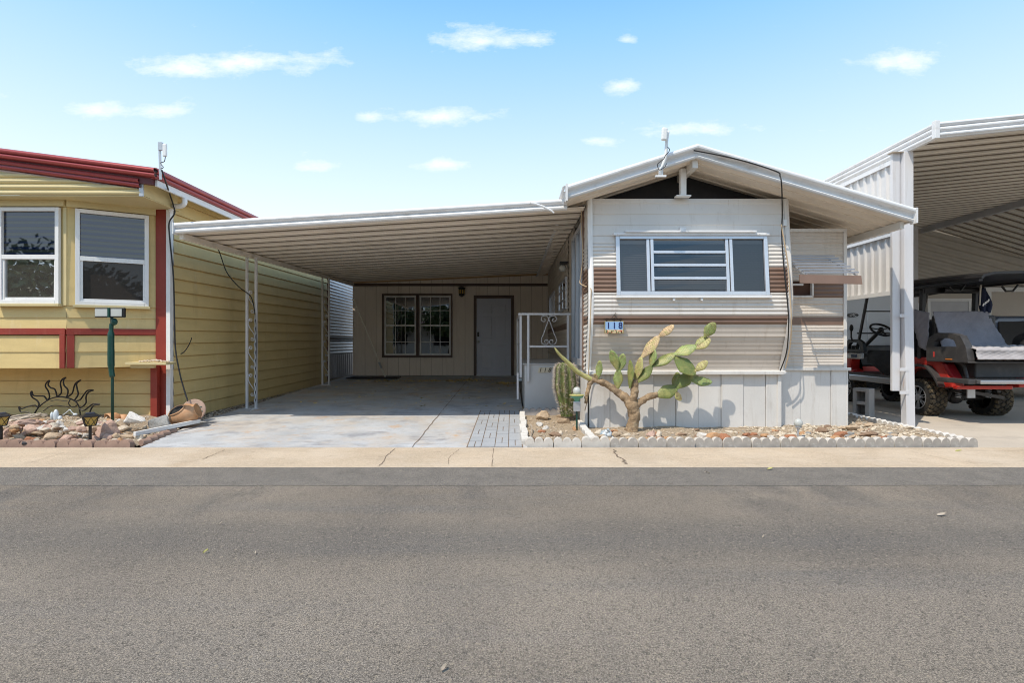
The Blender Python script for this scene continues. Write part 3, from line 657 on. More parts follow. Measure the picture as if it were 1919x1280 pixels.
# silver trailer standing behind the yellow house
st = thing('trailer_home', (-6.2, 18, 0), 'silver ribbed trailer with brown stripe, behind the yellow house', 'trailer')
def rib_wall(P, d, n, L, z0, z1, pitch, amp, k=6):
    P, d, n = Vector(P), Vector(d), Vector(n); rows = []; z = z0; N = max(1, round((z1 - z0) / pitch)); pz = (z1 - z0) / N
    for i in range(N):
        for j in range(k):
            zz = z0 + pz * (i + j / k); o = n * amp * abs(math.sin(math.pi * j / k)); rows.append([P + o + Vector((0, 0, zz)), P + d * L + o + Vector((0, 0, zz))])
    rows.append([P + Vector((0, 0, z1)), P + d * L + Vector((0, 0, z1))]); return MB().grid(rows)
SP, SD, SN = (-4.86, 14.12, 0), (0, 1, 0), (1, 0, 0)
rib_wall(SP, SD, SN, 7, 1.33, 2.95, .085, .02).build('siding', 'silver_ribs', st, fix=False)
rib_wall(SP, SD, SN, 7, 1.19, 1.33, .07, .02).build('stripe', 'brown_trim', st, fix=False)
rib_wall(SP, SD, SN, 7, .84, 1.19, .085, .02).build('lower_siding', 'silver_ribs', st, fix=False)
mb = MB(); rows = []
for i in range(0, 80):
    Y = 14.12 + i * .045; o = .015 if i % 4 < 2 else 0; rows.append([(-4.85 + o, Y, .2), (-4.85 + o, Y, .84)])
MB().grid(rows).build('skirting', 'silver_ribs', st, fix=False)
MB().box(-8, -4.88, 14.12, 21, .2, 2.95).build('body', 'silver_ribs', st)
# ------------------------------------------------------------------ carport
cp = thing('carport', (-1.7, 10.5, 0), 'open white carport with ribbed ceiling and two scrolled posts, over the painted driveway', 'carport')
CL_, CR_, CF, CB = -4.38, .98, 6.98, 14.72
def cz(X, Y):   # underside
    t = (X - CL_) / (CR_ - CL_); s = (Y - CF) / (CB - CF)
    return (2.63 + .33 * t) * (1 - s) + (2.81 + .26 * t) * s
def ribbed_roof(parent, Xs, zf, y0, y1, pitch, wid, dep, m_, xl=None):
    """wide pans with a deep lap seam every pitch; the seams are a darker part of their own"""
    pan, seam = MB(), MB(); Y = y0
    while Y < y1 - pitch:
        ye, yn = Y + pitch - wid, Y + pitch
        P_ = lambda yy, dz: [Vector((x if k or xl is None else xl(yy), yy, zf(x, yy) + dz)) for k, x in enumerate(Xs)]
        ym = Y + (pitch - wid) * .5
        pan.grid([P_(Y, 0), P_(ym - .016, .004), P_(ym, -.012), P_(ym + .016, .004), P_(ye, 0)])
        seam.grid([P_(ye, 0), P_(ye + .004, dep), P_(yn - .004, dep), P_(yn, 0)]); Y = yn
    pan.build('roof_panel', m_, parent, thick=.004); seam.build('roof_seam', 'seam_dark', parent, thick=.004)
ribbed_roof(cp, (CL_ - .02, -1.7, CR_ - .02), lambda X, Y: cz(X, Y) + .012, CF + .03, CB + .3, .385, .085, .07, 'roof_under', lambda Y: CL_ - .02 - .27 * ((Y - CF) / 7.7) ** 2)  # roof edge widened towards the back, added to block sun on the wall
gut = [(-.02, .0), (.012, .0), (.03, .012), (.034, .03), (.024, .045), (.006, .055), (.0, .066), (.018, .075)] + roll(.03, 6, -70, 100, (.014, .108))
MB().extr(gut, (CL_ - .03, CF, cz(CL_, CF) - .02), (.72, CF, cz(.72, CF) - .02), (0, -1, 0)).build('fascia', 'white_metal', cp, thick=.003, smooth=False)
MB().box(CL_ - .034, CL_ - .02, CF - .05, CF + .06, cz(CL_, CF) - .03, cz(CL_, CF) + .12).build('end_cap', 'white_metal', cp, bevel=.003)
mb = MB().beam((CL_ + .03, CF + .04, cz(CL_, CF) - .045), (CL_ + .03, CB, cz(CL_, CB) - .045), .05, .075)
mb.build('side_beam', 'roof_under', cp)
MB().beam((CL_ - .03, CF + .05, cz(CL_, CF) + .02), (CL_ - .03, CB, cz(CL_, CB) + .02), .012, .05).build('edge_trim', 'brown_trim', cp)
def scroll_post(X, Y, lb):
    zb = drive_z(Y); zt = cz(X, Y) - .08; w = .15
    p = MB().box(X - w / 2 - .017, X - w / 2 + .017, Y - .017, Y + .017, zb, zt).box(X + w / 2 - .017, X + w / 2 + .017, Y - .017, Y + .017, zb, zt)
    p.box(X - w / 2 - .04, X + w / 2 + .04, Y - .03, Y + .03, zb + .002, zb + .012)
    o = p.build('post', 'post_white', cp)
    s = MB(); k = zb + .22
    while k < zt - .65:
        xl, xr = X - w / 2 + .02, X + w / 2 - .02
        s.tube(curve([(xr - .02, Y, k), (xr, Y, k + .05), (xr - .02, Y, k + .11), (xl + .03, Y, k + .2), (xl, Y, k + .28), (xl + .03, Y, k + .35)], 5), .006, 5)
        s.tube(spiral((xr - .04, Y, k + .02), .035, 1.2, 0, (1, 0, 0), (0, 0, 1), -1, 14), .006, 5)
        s.tube(spiral((xl + .04, Y, k + .33), .035, 1.2, math.pi, (1, 0, 0), (0, 0, 1), -1, 14), .006, 5)
        k += .46
    s.build('scroll', 'post_white', o)
scroll_post(-4.32, 8.85, ''); scroll_post(-4.33, 12.4, '')
tag(MB().tube(curve([at(405, 456, 8.0), at(414, 480, 8.1), at(425, 510, 8.25), at(445, 535, 8.5), at(463, 549, 8.8), at(472, 560, 8.80), at(478, 590, 8.81), at(480, 640, 8.82), at(479, 700, 8.82), at(478.5, 752, 8.82)], 6), .008, 6)
    .build('cable', 'cable_black', base=(-4.3, 8.8, 0)), 'thin brown cable drooping from the carport edge and down its front post', 'cable')
tag(MB().tube([at(478, 590 + i * 5, 8.80) + Vector((.012 * math.sin(i * 2.1), 0, 0)) for i in range(34)], .011, 5).build('chain', 'galv', base=at(478, 755, 8.8)),
    'silver chain wound down the front scrolled post', 'chain')
tag(MB().tube(curve([at(433, 781, 8.33), at(445, 774, 8.6), at(458, 770, 8.75), at(468, 767, 8.85), at(476, 766, 8.8), at(466, 773, 8.55), at(452, 777, 8.4), at(440, 779, 8.36)], 5), .012, 5)
    .build('rope', 'white_paint', base=at(455, 772, 8.7)), 'white rope lying in a loop at the foot of the front carport post', 'rope')
gr = thing('guy_rope', (-4.3, 14.4, 0), 'taut pale guy rope slanting across the beige wall left of the windows', 'rope')
MB().tube([at(661.5, 560, 14.35), at(722.5, 708, 14.2)], .024, 6).build('line', 'rope', gr)
MB().tube([at(710.5, 679, 14.2), at(715, 690, 14.2)], .03, 6).build('turnbuckle', 'galv', gr)
tag(MB().tube([at(994, 379, 6.9), at(1000, 381, 6.88), at(1018, 387, 6.87), at(1034, 395, 6.86), at(1038, 399, 6.86)], [.012, .014, .014, .013, .011], 6).build('pipe', 'white_metal', base=at(1010, 385, 6.88)),
    'short white pipe sticking across the carport gutter near the trailer', 'pipe')

# ------------------------------------------------------------------ beige room at the back of the carport
ra = thing('room_addition', (-1.6, 14.7, drive_z(14.7)), 'beige panelled room with brown trimmed windows and grey door, at the back of the carport', 'room')
AY = 14.65; fz = drive_z(AY) + .02
def ax(x): return (x - 959.5) / 1000 * AY
def az(y): return 1.2 + (640 - y) / 1000 * AY
def solid_with_holes(mb, x0, x1, z0, z1, y0, y1, holes):
    xs = sorted({x0, x1, *[h[0] for h in holes], *[h[1] for h in holes]}); zs = sorted({z0, z1, *[h[2] for h in holes], *[h[3] for h in holes]})
    for i in range(len(xs) - 1):
        for j in range(len(zs) - 1):
            cx, cz_ = (xs[i] + xs[i + 1]) / 2, (zs[j] + zs[j + 1]) / 2
            if any(h[0] < cx < h[1] and h[2] < cz_ < h[3] for h in holes): continue
            mb.quad((xs[i], y0, zs[j]), (xs[i + 1], y0, zs[j]), (xs[i + 1], y0, zs[j + 1]), (xs[i], y0, zs[j + 1]))
    for h in holes:
        a, b, c, d = h
        mb.quad((a, y0, c), (b, y0, c), (b, y1, c), (a, y1, c)); mb.quad((a, y0, d), (b, y0, d), (b, y1, d), (a, y1, d))
        mb.quad((a, y0, c), (a, y1, c), (a, y1, d), (a, y0, d)); mb.quad((b, y0, c), (b, y1, c), (b, y1, d), (b, y0, d))
    return mb
WL, WR = (ax(720), ax(780), az(666), az(554)), (ax(786), ax(845), az(666), az(554))
DO = (ax(893), ax(958), fz + .01, az(559))
solid_with_holes(MB(), ax(661), 1.02, fz, 2.79, AY, AY + .12, [WL, WR, DO]).build('wall', 'addition_wall', ra)
mb = MB()
for x in (700, 748, 758, 851, 875, 973, 1000): mb.box(ax(x) - .006, ax(x) + .006, AY - .004, AY + .002, fz, 2.775)
mb.build('panel_groove', 'brown_trim', ra) if False else None
MB().box(ax(661), 1.02, AY - .03, AY - .002, 2.72, 2.79).build('trim_band', 'brown_trim', ra)
MB().add([(ax(661), AY - .01, 2.792), (1.0, AY - .01, 2.792), (1.0, AY - .01, 3.07), (ax(661), AY - .01, 2.84)], [(0, 1, 2, 3)]).build('gable_board', 'addition_wall', ra, thick=.01)
MB().beam((ax(661), AY - .035, 2.815), (1.0, AY - .035, 3.05), .03, .05).build('rafter', 'plywood', ra)
for (W, lb) in ((WL, 0), (WR, 1)):
    t = MB(); a, b, c, d = W
    t.box(a - .055, a + .0, AY - .035, AY - .002, c - .06, d + .05).box(b, b + .045, AY - .035, AY - .002, c - .06, d + .05)
    t.box(a, b, AY - .033, AY - .002, c - .06, c - .004).box(a, b, AY - .033, AY - .002, d + .004, d + .05)
    wf = frame_bars(MB(), a + .004, b - .004, c + .004, d - .004, .04, AY + .0, AY + .06).build('window', 'white_paint', ra)
    t.build('trim', 'brown_trim', wf)
    zm = (c + d) / 2
    mu = MB().box(a + .044, b - .044, AY + .01, AY + .05, zm - .022, zm + .022)
    for i in (1, 2): x = a + .04 + (b - a - .08) * i / 3; mu.box(x - .009, x + .009, AY + .02, AY + .04, c + .044, d - .044)
    for z in (c + (zm - c) * .45, zm + (d - zm) * .5): mu.box(a + .044, b - .044, AY + .022, AY + .038, z - .009, z + .009)
    mu.build('muntins', 'white_paint', wf)
    MB().quad((a, AY + .03, c), (b, AY + .03, c), (b, AY + .03, d), (a, AY + .03, d)).build('pane', 'dark_glass', wf)
    if lb == 0:
        MB().box(a + .05, b - .05, AY + .12, AY + .3, c + .02, c + .32).build('window_shelf', 'grey_white_paint', wf)
        MB().box(a + .05, b - .05, AY + .12, AY + .15, zm + .06, zm + .32).build('shade_cloth', 'navy', wf)
MB().box(ax(665), 1.0, AY + .13, AY + 3, fz, 2.75).build('interior', 'dark_room', ra) if False else None
mb = MB(); X0, X1 = ax(662), 1.0   # dark room behind the panes
mb.quad((X0, AY + 2.5, 0), (X1, AY + 2.5, 0), (X1, AY + 2.5, 2.78), (X0, AY + 2.5, 2.78)); mb.quad((X0, AY + .12, 2.78), (X1, AY + .12, 2.78), (X1, AY + 2.5, 2.78), (X0, AY + 2.5, 2.78))
mb.quad((X0, AY + .12, .2), (X0, AY + 2.5, .2), (X0, AY + 2.5, 2.78), (X0, AY + .12, 2.78)); mb.quad((X0, AY + .12, .25), (X1, AY + .12, .25), (X1, AY + 2.5, .25), (X0, AY + 2.5, .25))
mb.build('interior', 'dark_room', ra)
t = MB(); a, b, c, d = DO
t.box(a - .075, a, AY - .035, AY + .05, fz, d + .08).box(b, b + .075, AY - .035, AY + .05, fz, d + .08).box(a, b, AY - .033, AY + .05, d, d + .08)
t.build('door_frame', 'brown_trim', ra)
dm = MB().box(a + .004, b - .004, AY + .005, AY + .05, c, d - .004)
dw, dh = b - a, d - c
do = dm.build('door', 'door_grey', ra)
pm = MB()
for (px0, px1) in ((.16, .44), (.56, .84)):
    for (pz0, pz1) in ((.80, .92), (.46, .76), (.09, .40)):
        xa, xb, za, zb = a + dw * px0, a + dw * px1, c + dh * pz0, c + dh * pz1; wv = .05
        for (q0, q1, r0, r1) in ((xa, xb, za, za + wv), (xa, xb, zb - wv, zb), (xa, xa + wv, za + wv, zb - wv), (xb - wv, xb, za + wv, zb - wv)):
            pm.box(q0, q1, AY - .026, AY + .006, r0, r1)
        pm.box(xa + .05, xb - .05, AY - .026, AY + .006, za + .05, zb - .05)
pm.build('door_panel', 'door_grey', do, bevel=.011)
MB().box(a + .02, a + .075, AY - .02, AY + .006, c + dh * .50, c + dh * .56).build('keypad', 'black', do, bevel=.006)
MB().lathe([(.035, 0), (.035, .012), (.015, .02), (.015, .04), (.034, .05), (.036, .07), (.02, .085), (.001, .086)], (a + .05, AY + .006, c + dh * .435), 14, (0, -1, 0)).build('handle', 'galv', do, smooth=True)
MB().box(a - .0, b + .0, AY - .06, AY + .004, fz - .01, fz + .015).build('threshold', 'galv', ra)
MB().box(ax(667), ax(757), AY - .9, AY - .35, fz - .028, fz - .008).build('mat', 'black_soft', base=(ax(710), AY - .6, fz - .028)); tag(bpy.data.objects['mat'], 'flat black doormat lying under the windows of the beige room', 'mat')
ln = thing('wall_lantern', (ax(866), AY, az(545)), 'black lantern mounted on the beige wall between window and door', 'lantern')
lx, lz = ax(866), az(547)
MB().lathe([(.02, .14), (.10, .10), (.11, .085), (.085, .08), (.075, -.1), (.09, -.11), (.04, -.125), (.02, -.15), (.001, -.152)][::-1], (lx, AY - .14, lz), 8).build('cage', 'black', ln)
MB().lathe([(.055, -.09), (.062, .07)], (lx, AY - .14, lz), 8).build('glass', 'amber', ln) if False else None
mb = MB()
for k in range(8):
    a_ = 2 * math.pi * (k + .5) / 8; mb.obox((lx + .078 * math.cos(a_), AY - .14 + .078 * math.sin(a_), lz - .01), (.035, .012, .11), Matrix.Rotation(a_ + math.pi / 2, 3, 'Z'))
mb.build('glass_pane', 'amber', ln)
MB().beam((lx, AY - .14, lz + .12), (lx, AY, lz + .05), .02, .03).box(lx - .05, lx + .05, AY - .02, AY - .002, lz - .06, lz + .1).build('bracket', 'black', ln)
# ------------------------------------------------------------------ trailer 118
tr = thing('trailer_home', (2.3, 9, 0), 'beige and brown corrugated trailer with wide front window, low gable roof and white skirting', 'trailer')
PROF = [(.70, 7.21), (.79, 7.20), (1.0, 7.13), (1.25, 7.03), (1.5, 6.965), (1.75, 6.94), (2.0, 6.955), (2.3, 6.985), (2.7, 7.03), (3.2, 7.07)]
def yf(z):
    for (a, b), (c, d) in zip(PROF, PROF[1:]):
        if z <= c: t = max(0, (z - a) / (c - a)); return b + (d - b) * t
    return PROF[-1][1]
TX0, TX1 = 1.045, 3.625
def r_half(p, amp): return lambda z, z0: amp * abs(math.sin(math.pi * ((z - z0) / p % 1.0)))
def r_lower(z, z0):
    f = ((z - z0) / .235) % 1.0
    return (.009 * math.exp(-f / .06) + .0022 * (1 - f)) * (1 if f > .03 else f / .03) + .0012 * math.sin(2 * math.pi * 4 * f)
def r_upper(z, z0):
    f = ((z - z0) / .145) % 1.0
    return .010 * (1 - f) * (1 if f > .08 else f / .08)
def front_rows(x0, x1, z0, z1, rib, dz=.0075, curl=0):
    rows = []; n = max(2, int((z1 - z0) / dz))
    for i in range(n + 1):
        z = z0 + (z1 - z0) * i / n; y = yf(z) - rib(z, z0)
        row = [(x0, y, z)]
        row += [(x0 + (x1 - x0) * k / 4, y, z) for k in (1, 2, 3)]
        row.append((x1, y, z)); rows.append(row)
    return rows
WX0, WX1, WZ0, WZ1 = 1.355, 3.335, 1.80, 2.585
rA, rB = r_half(.052, .017), r_half(.056, .015)
MB().grid(front_rows(TX0, TX1, .79, 1.425, r_lower)).build('lower_siding', 'trailer_tan', tr, fix=False)
MB().grid(front_rows(TX0, TX1, 1.425, 1.535, rB)).build('stripe', 'brown_band', tr, fix=False)
mb = MB().grid(front_rows(TX0, TX1, 1.535, 1.80, r_half(.053, .016)))
for (xa, xb) in ((TX0, WX0), (WX1, TX1)): mb.grid(front_rows(xa, xb, 1.80, 1.835, rA)); mb.grid(front_rows(xa, xb, 2.17, 2.48, r_half(.052, .017)))
mb.build('ribbed_siding', 'trailer_white', tr, fix=False)
for (xa, xb) in ((TX0, WX0), (WX1, TX1)): MB().grid(front_rows(xa, xb, 1.835, 2.17, r_half(.056, .016))).build('brown_siding', 'brown_band', tr, fix=False)
mb = MB().grid(front_rows(WX0, WX1, 2.48, 2.6, r_half(.12, .0)))
mb.grid(front_rows(TX0, TX1, 2.585, 3.09, r_upper))
for (xa, xb) in ((TX0, WX0), (WX1, TX1)): mb.grid(front_rows(xa, xb, 2.48, 2.585, r_upper))
mb.build('upper_siding', 'trailer_white', tr, fix=False)
# front corner returns and side wall (left)
def side_rows(x, ya, yb, z0, z1, rib, sgn):
    rows = []; n = max(2, int((z1 - z0) / .0075))
    for i in range(n + 1):
        z = z0 + (z1 - z0) * i / n; o = rib(z, z0) * sgn
        rows.append([(x + o, ya if ya else yf(z) + .03, z), (x + o, yb, z)])
    return rows
for nm, mt, segs in (('return_siding', 'trailer_white', ((.79, 1.425, r_half(.0635, .017)), (1.535, 1.835, r_half(.053, .015)), (2.17, 2.48, rA), (2.48, 3.09, r_upper))),
                     ('return_stripe', 'brown_band', ((1.425, 1.535, rB), (1.835, 2.17, r_half(.056, .016))))):
    for z0, z1, rb in segs: MB().grid(side_rows(1.0, None, 7.36, z0, z1, rb, -1)).build(nm, mt, tr, fix=False)
rows = []
for z, y in PROF[1:-1] + [(3.09, yf(3.09))]: rows.append([(.995, y + .05, z), (1.0, y - .005, z), (1.035, y - .022, z), (1.06, y - .018, z)])
MB().grid(rows).build('corner_trim', 'white_paint', tr, fix=False)
rows = []
for z, y in PROF[1:-1] + [(3.09, yf(3.09))]: rows.append([(3.59, y - .014, z), (3.64, y - .02, z), (3.66, y + .0, z), (3.66, 7.45, z)])
MB().grid(rows).build('right_corner', 'trailer_white', tr, fix=False)
mb = MB()
for z0, z1, rb in ((.88, 1.42, r_half(.09, .012)), (1.53, 3.09, r_half(.09, .012))): mb.grid(side_rows(.985, 9.25, 14.62, z0, z1, rb, -1))
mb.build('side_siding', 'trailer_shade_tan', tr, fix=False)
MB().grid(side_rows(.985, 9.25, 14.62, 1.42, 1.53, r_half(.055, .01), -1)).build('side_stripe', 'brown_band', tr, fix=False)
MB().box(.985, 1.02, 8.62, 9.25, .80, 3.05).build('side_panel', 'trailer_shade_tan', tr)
MB().box(.975, 1.02, 7.36, 7.45, .80, 3.05).build('brown_jamb', 'brown_band', tr)
MB().box(.985, 1.4, 7.4, 14.62, .05, .88).build('side_skirting', 'skirt', tr)
MB().box(1.03, 3.6, 7.28, 14.6, .7, 3.08).build('body', 'dark_room', tr) if False else None
mb = MB()   # carcass: back, roof deck, far side, floor
mb.box(1.02, 3.62, 7.1, 14.6, 3.04, 3.085); mb.box(1.02, 3.62, 14.55, 14.62, .1, 3.04); mb.box(3.60, 3.64, 7.4, 14.6, .1, 3.04); mb.box(1.03, 3.62, 7.3, 14.55, .7, .79)
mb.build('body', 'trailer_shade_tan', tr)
# sliding glass panel on the side
sg = frame_bars(MB(), 0, 1, 0, 1, .001, 0, .001)
mb = MB()
for (ya, yb) in ((7.45, 7.53), (7.98, 8.06), (8.54, 8.62)): mb.box(.955, 1.02, ya, yb, .86, 2.86)
mb.box(.957, 1.02, 7.53, 8.54, .86, .95).box(.957, 1.02, 7.53, 8.54, 2.80, 2.86)
sw_ = mb.build('sliding_window', 'alum', tr)
MB().quad((.99, 7.5, .9), (.99, 8.6, .9), (.99, 8.6, 2.82), (.99, 7.5, 2.82)).build('pane', 'dark_glass', sw_)
def side_win(ya, yb, z0, z1, n):
    mb = MB()
    for y in (ya, yb - .04): mb.box(.95, 1.0, y, y + .04, z0, z1)
    mb.box(.952, 1.0, ya + .04, yb - .04, z0, z0 + .04).box(.952, 1.0, ya + .04, yb - .04, z1 - .04, z1)
    for i in range(1, n): z = z0 + (z1 - z0) * i / n; mb.box(.955, .995, ya + .04, yb - .04, z - .015, z + .015)
    mb.box(.956, .994, (ya + yb) / 2 - .015, (ya + yb) / 2 + .015, z0 + .04, z1 - .04)
    o = mb.build('window', 'alum', tr)
    MB().quad((.965, ya, z0), (.965, yb, z0), (.965, yb, z1), (.965, ya, z1)).build('pane', 'dark_glass', o)
side_win(9.5, 10.9, 1.78, 2.36, 3); side_win(12.2, 13.6, 1.80, 2.36, 1)
pl = MB().lathe([(.001, 0), (.03, .0), (.06, -.03), (.07, -.07), (.05, -.11), (.001, -.12)][::-1], (.89, 9.36, 2.55), 12)
o = pl.build('porch_light', 'lamp_glass', tr, smooth=True); MB().box(.84, .98, 9.31, 9.41, 2.55, 2.60).build('light_bracket', 'black', o)

# front window: three lights; jalousie centre between two screened lights with blinds
def wq(X, z, o): return Vector((X, yf(z) - o, z))
def wbar(mb, x0, x1, z0, z1, oa, ob):
    mb.hexa([wq(x0, z0, ob), wq(x1, z0, ob), wq(x1, z0, oa), wq(x0, z0, oa), wq(x0, z1, ob), wq(x1, z1, ob), wq(x1, z1, oa), wq(x0, z1, oa)])
mb = MB(); a, b, c, d = WX0, WX1, WZ0, WZ1
wbar(mb, a, a + .05, c, d, -.02, .05); wbar(mb, b - .05, b, c, d, -.02, .05)
wbar(mb, a + .05, b - .05, c, c + .05, -.02, .052); wbar(mb, a + .05, b - .05, d - .045, d, -.02, .052)
M1, M2 = 1.80, 2.83
for m_ in (M1, M2): wbar(mb, m_ - .045, m_ - .006, c + .05, d - .045, -.02, .044); wbar(mb, m_ + .006, m_ + .045, c + .05, d - .045, -.02, .048)
fw = mb.build('front_window', 'alum', tr, bevel=.004)
mb = MB()
for i in (1, 2, 3): z = c + .05 + (d - c - .095) * i / 4; wbar(mb, M1 + .045, M2 - .045, z - .018, z + .018, -.01, .04)
mb.build('louvre_bar', 'alum', fw, bevel=.004)
for (xa, xb) in ((a + .05, M1 - .045), (M2 + .045, b - .05)):
    MB().quad(wq(xa, c + .05, .02), wq(xb, c + .05, .02), wq(xb, d - .045, .02), wq(xa, d - .045, .02)).build('pane', 'grey_glass', fw)
    r_ = []; k = c + .03
    while k < d - .02:
        r_.append([wq(xa - .02, k, -.03), wq(xb + .02, k, -.03)]); r_.append([wq(xa - .02, k + .02, -.045), wq(xb + .02, k + .02, -.045)]); k += .024
    MB().grid(r_).build('blind', 'blind', fw, fix=False)
for i in range(4):
    z0 = c + .05 + (d - c - .095) * i / 4 + .018; z1 = z0 + (d - c - .095) / 4 - .036
    MB().quad(wq(M1 + .045, z0, .03), wq(M2 - .045, z0, .022), wq(M2 - .045, z1, .02), wq(M1 + .045, z1, .02)).build('pane', 'grey_glass', fw)
r_ = []; k = c + .03
while k < d - .02:
    r_.append([wq(M1, k, -.05), wq(M2, k, -.05)]); r_.append([wq(M1, k + .022, -.07), wq(M2, k + .022, -.07)]); k += .026
MB().grid(r_).build('blind', 'blind', fw, fix=False)
mb = MB(); wbar(mb, a - .03, b + .02, d, d + .035, -.01, .075)
for i in range(22): p_ = wq(a + .02 + i * (b - a - .04) / 21, d + .018, .077); mb.obox(p_, (.010, .006, .010))
mb.build('drip_cap', 'white_metal', fw, bevel=.004)
mb = MB(); wbar(mb, a - .01, b + .02, c - .035, c - .002, -.01, .06)
for x in (2.08, 2.44): wbar(mb, x, x + .03, c - .075, c - .036, .0, .05)
mb.build('sill', 'white_metal', fw, bevel=.003)
mb = MB(); wbar(mb, a + .12, b - .16, d + .036, d + .06, .0, .10)
mb.hexa([wq(2.2, d + .061, .05), wq(2.28, d + .061, .05), wq(2.28, d + .061, 0), wq(2.2, d + .061, 0), wq(2.2, d + .11, .05), wq(2.28, d + .11, .05), wq(2.28, d + .11, 0), wq(2.2, d + .11, 0)])
mb.build('awning_rail', 'white_metal', fw)
mb = MB().box(WX0, WX1, 7.5, 7.52, 1.7, 2.7); mb.build('window_backing', 'dark_room', fw)
# small stub ledges at the body's right top and a bolt
MB().box(3.56, 3.60, 6.99, 7.03, 2.72, 2.80).build('bracket', 'white_metal', tr)

# skirting
mb = MB(); x = 1.04; ws = [.28, .30, .29, .30, .30, .31, .30, .30, .26]; k = 0; pan = []
while x < 3.56:
    x2 = min(x + ws[k % 9], 3.60); y = 7.185 + (.012 if k % 2 else 0); mb.box(x + .002, x2 - .002, y, 7.215, .0, .765); x = x2; k += 1
mb.build('skirting', 'skirt', tr, bevel=.006)
MB().hexa([(1.0, 7.12, .755), (3.665, 7.12, .755), (3.665, 7.22, .755), (1.0, 7.22, .755), (1.0, 7.12, .80), (3.665, 7.12, .80), (3.665, 7.22, .82), (1.0, 7.22, .82)]).build('skirting_cap', 'skirt', tr, bevel=.006)
MB().box(3.57, 3.62, 7.165, 7.22, 0, .754).build('skirting_corner', 'skirt', tr, bevel=.005)
mb = MB()
for i, (xa, xb) in enumerate(((.985, 1.02),)): mb.box(xa, xb, 7.20, 7.40, 0, .76)
mb.build('skirting_return', 'skirt', tr)

# room on the right flank
EY, EX1 = 7.32, 4.57
mb = MB(); rows = []; n = 230; z0, z1 = .83, 2.74
rows2 = {'upper': [], 'strip': [], 'lower': []}
def ewall(za, zb, rib):
    rws = []; n = int((zb - za) / .008)
    for i in range(n + 1):
        z = za + (zb - za) * i / n; rws.append([(3.55, EY - rib(z, za), z), (EX1, EY - rib(z, za), z)])
    return rws
r_e = lambda z, z0: .012 * (1 - ((z - z0) / .17) % 1.0) * (1 if ((z - z0) / .17) % 1.0 > .06 else 0) + .003 * math.sin((z - z0) / .17 * 8 * math.pi)
mb.grid(ewall(.83, 1.425, r_e)); mb.grid(ewall(1.535, 1.80, r_e)); mb.grid(ewall(2.03, 2.70, r_e))
mb.build('flank_siding', 'trailer_tan', tr, fix=False)
MB().grid(ewall(1.425, 1.535, lambda z, z0: .004)).build('flank_stripe', 'brown_band', tr, fix=False)
MB().box(3.55, EX1 + .012, EY - .025, EY + .05, 2.70, 2.745).box(EX1 - .03, EX1 + .015, EY - .02, EY + .3, .8, 2.70).build('flank_trim', 'trailer_white', tr, bevel=.003)
mb = MB().box(EX1 - .02, EX1, EY + .02, 14.6, .1, 2.7).box(3.6, EX1, EY + .02, 14.6, 2.66, 2.72); mb.build('flank_body', 'trailer_shade_tan', tr)
mb = MB()
xs = (3.62, 3.95, 4.37, 4.60)
for i in range(3): mb.box(xs[i] + .002, xs[i + 1] - .002, 7.305 + .01 * (i % 2), 7.34, .0, .80)
mb.box(EX1 + .01, EX1 + .03, 7.30, 7.8, 0, .8)
mb.build('flank_skirting', 'skirt', tr, bevel=.004)
MB().box(3.62, 4.63, 7.28, 7.36, .80, .84).build('flank_skirting_cap', 'skirt', tr, bevel=.004)
fwn = MB().box(3.58, 4.12, EY - .03, EY + .02, 1.80, 1.83).box(4.10, 4.125, EY - .03, EY + .02, 1.83, 2.03).box(3.58, 3.98, EY - .035, EY + .0, 1.965, 1.99)
fo = fwn.build('flank_window', 'trailer_white', tr, bevel=.003)
MB().quad((3.55, EY + .03, 1.8), (4.10, EY + .03, 1.8), (4.10, EY + .03, 2.04), (3.55, EY + .03, 2.04)).build('curtain', 'curtain_brown', fo, thick=.01)
MB().grid(ewall(1.80, 2.03, r_half(.058, .014))[:]).build('brown_panel', 'brown_band', fo, fix=False) if False else None
rws = []
for i in range(30): z = 1.80 + .23 * i / 29; rws.append([(4.13, EY - .012 * abs(math.sin(math.pi * (z - 1.8) / .058)), z), (EX1 - .03, EY - .012 * abs(math.sin(math.pi * (z - 1.8) / .058)), z)])
MB().grid(rws).build('brown_panel', 'brown_band', fo, fix=False)
# slatted aluminium awning over it
mb = MB(); N = 7
for i in range(N):
    t = i / (N - 1); y = EY - .04 - .50 * t; z = 2.375 - .285 * t
    mb.hexa([(3.68, y - .05, z - .026), (4.375, y - .05, z - .026), (4.375, y - .02, z - .004), (3.68, y - .02, z - .004), (3.68, y - .052, z - .006), (4.375, y - .052, z - .006), (4.375, y - .03, z - .001), (3.68, y - .03, z - .001)])
ao = mb.build('window_awning', 'awning_slat', tr)
MB().hexa([(3.62, 6.70, 1.935), (4.40, 6.70, 1.92), (4.40, 6.715, 1.92), (3.62, 6.715, 1.935), (3.62, 6.72, 2.045), (4.40, 6.72, 2.03), (4.40, 6.735, 2.03), (3.62, 6.735, 2.045)]).build('valance', 'brown_band', ao)
for x in (3.72, 4.34): MB().beam((x, EY - .02, 2.32), (x, 6.73, 2.04), .012, .02).build('awning_arm', 'alum', ao)
MB().beam((4.36, EY - .02, 2.03), (4.36, 6.74, 2.0), .012, .02).build('awning_arm', 'alum', ao)

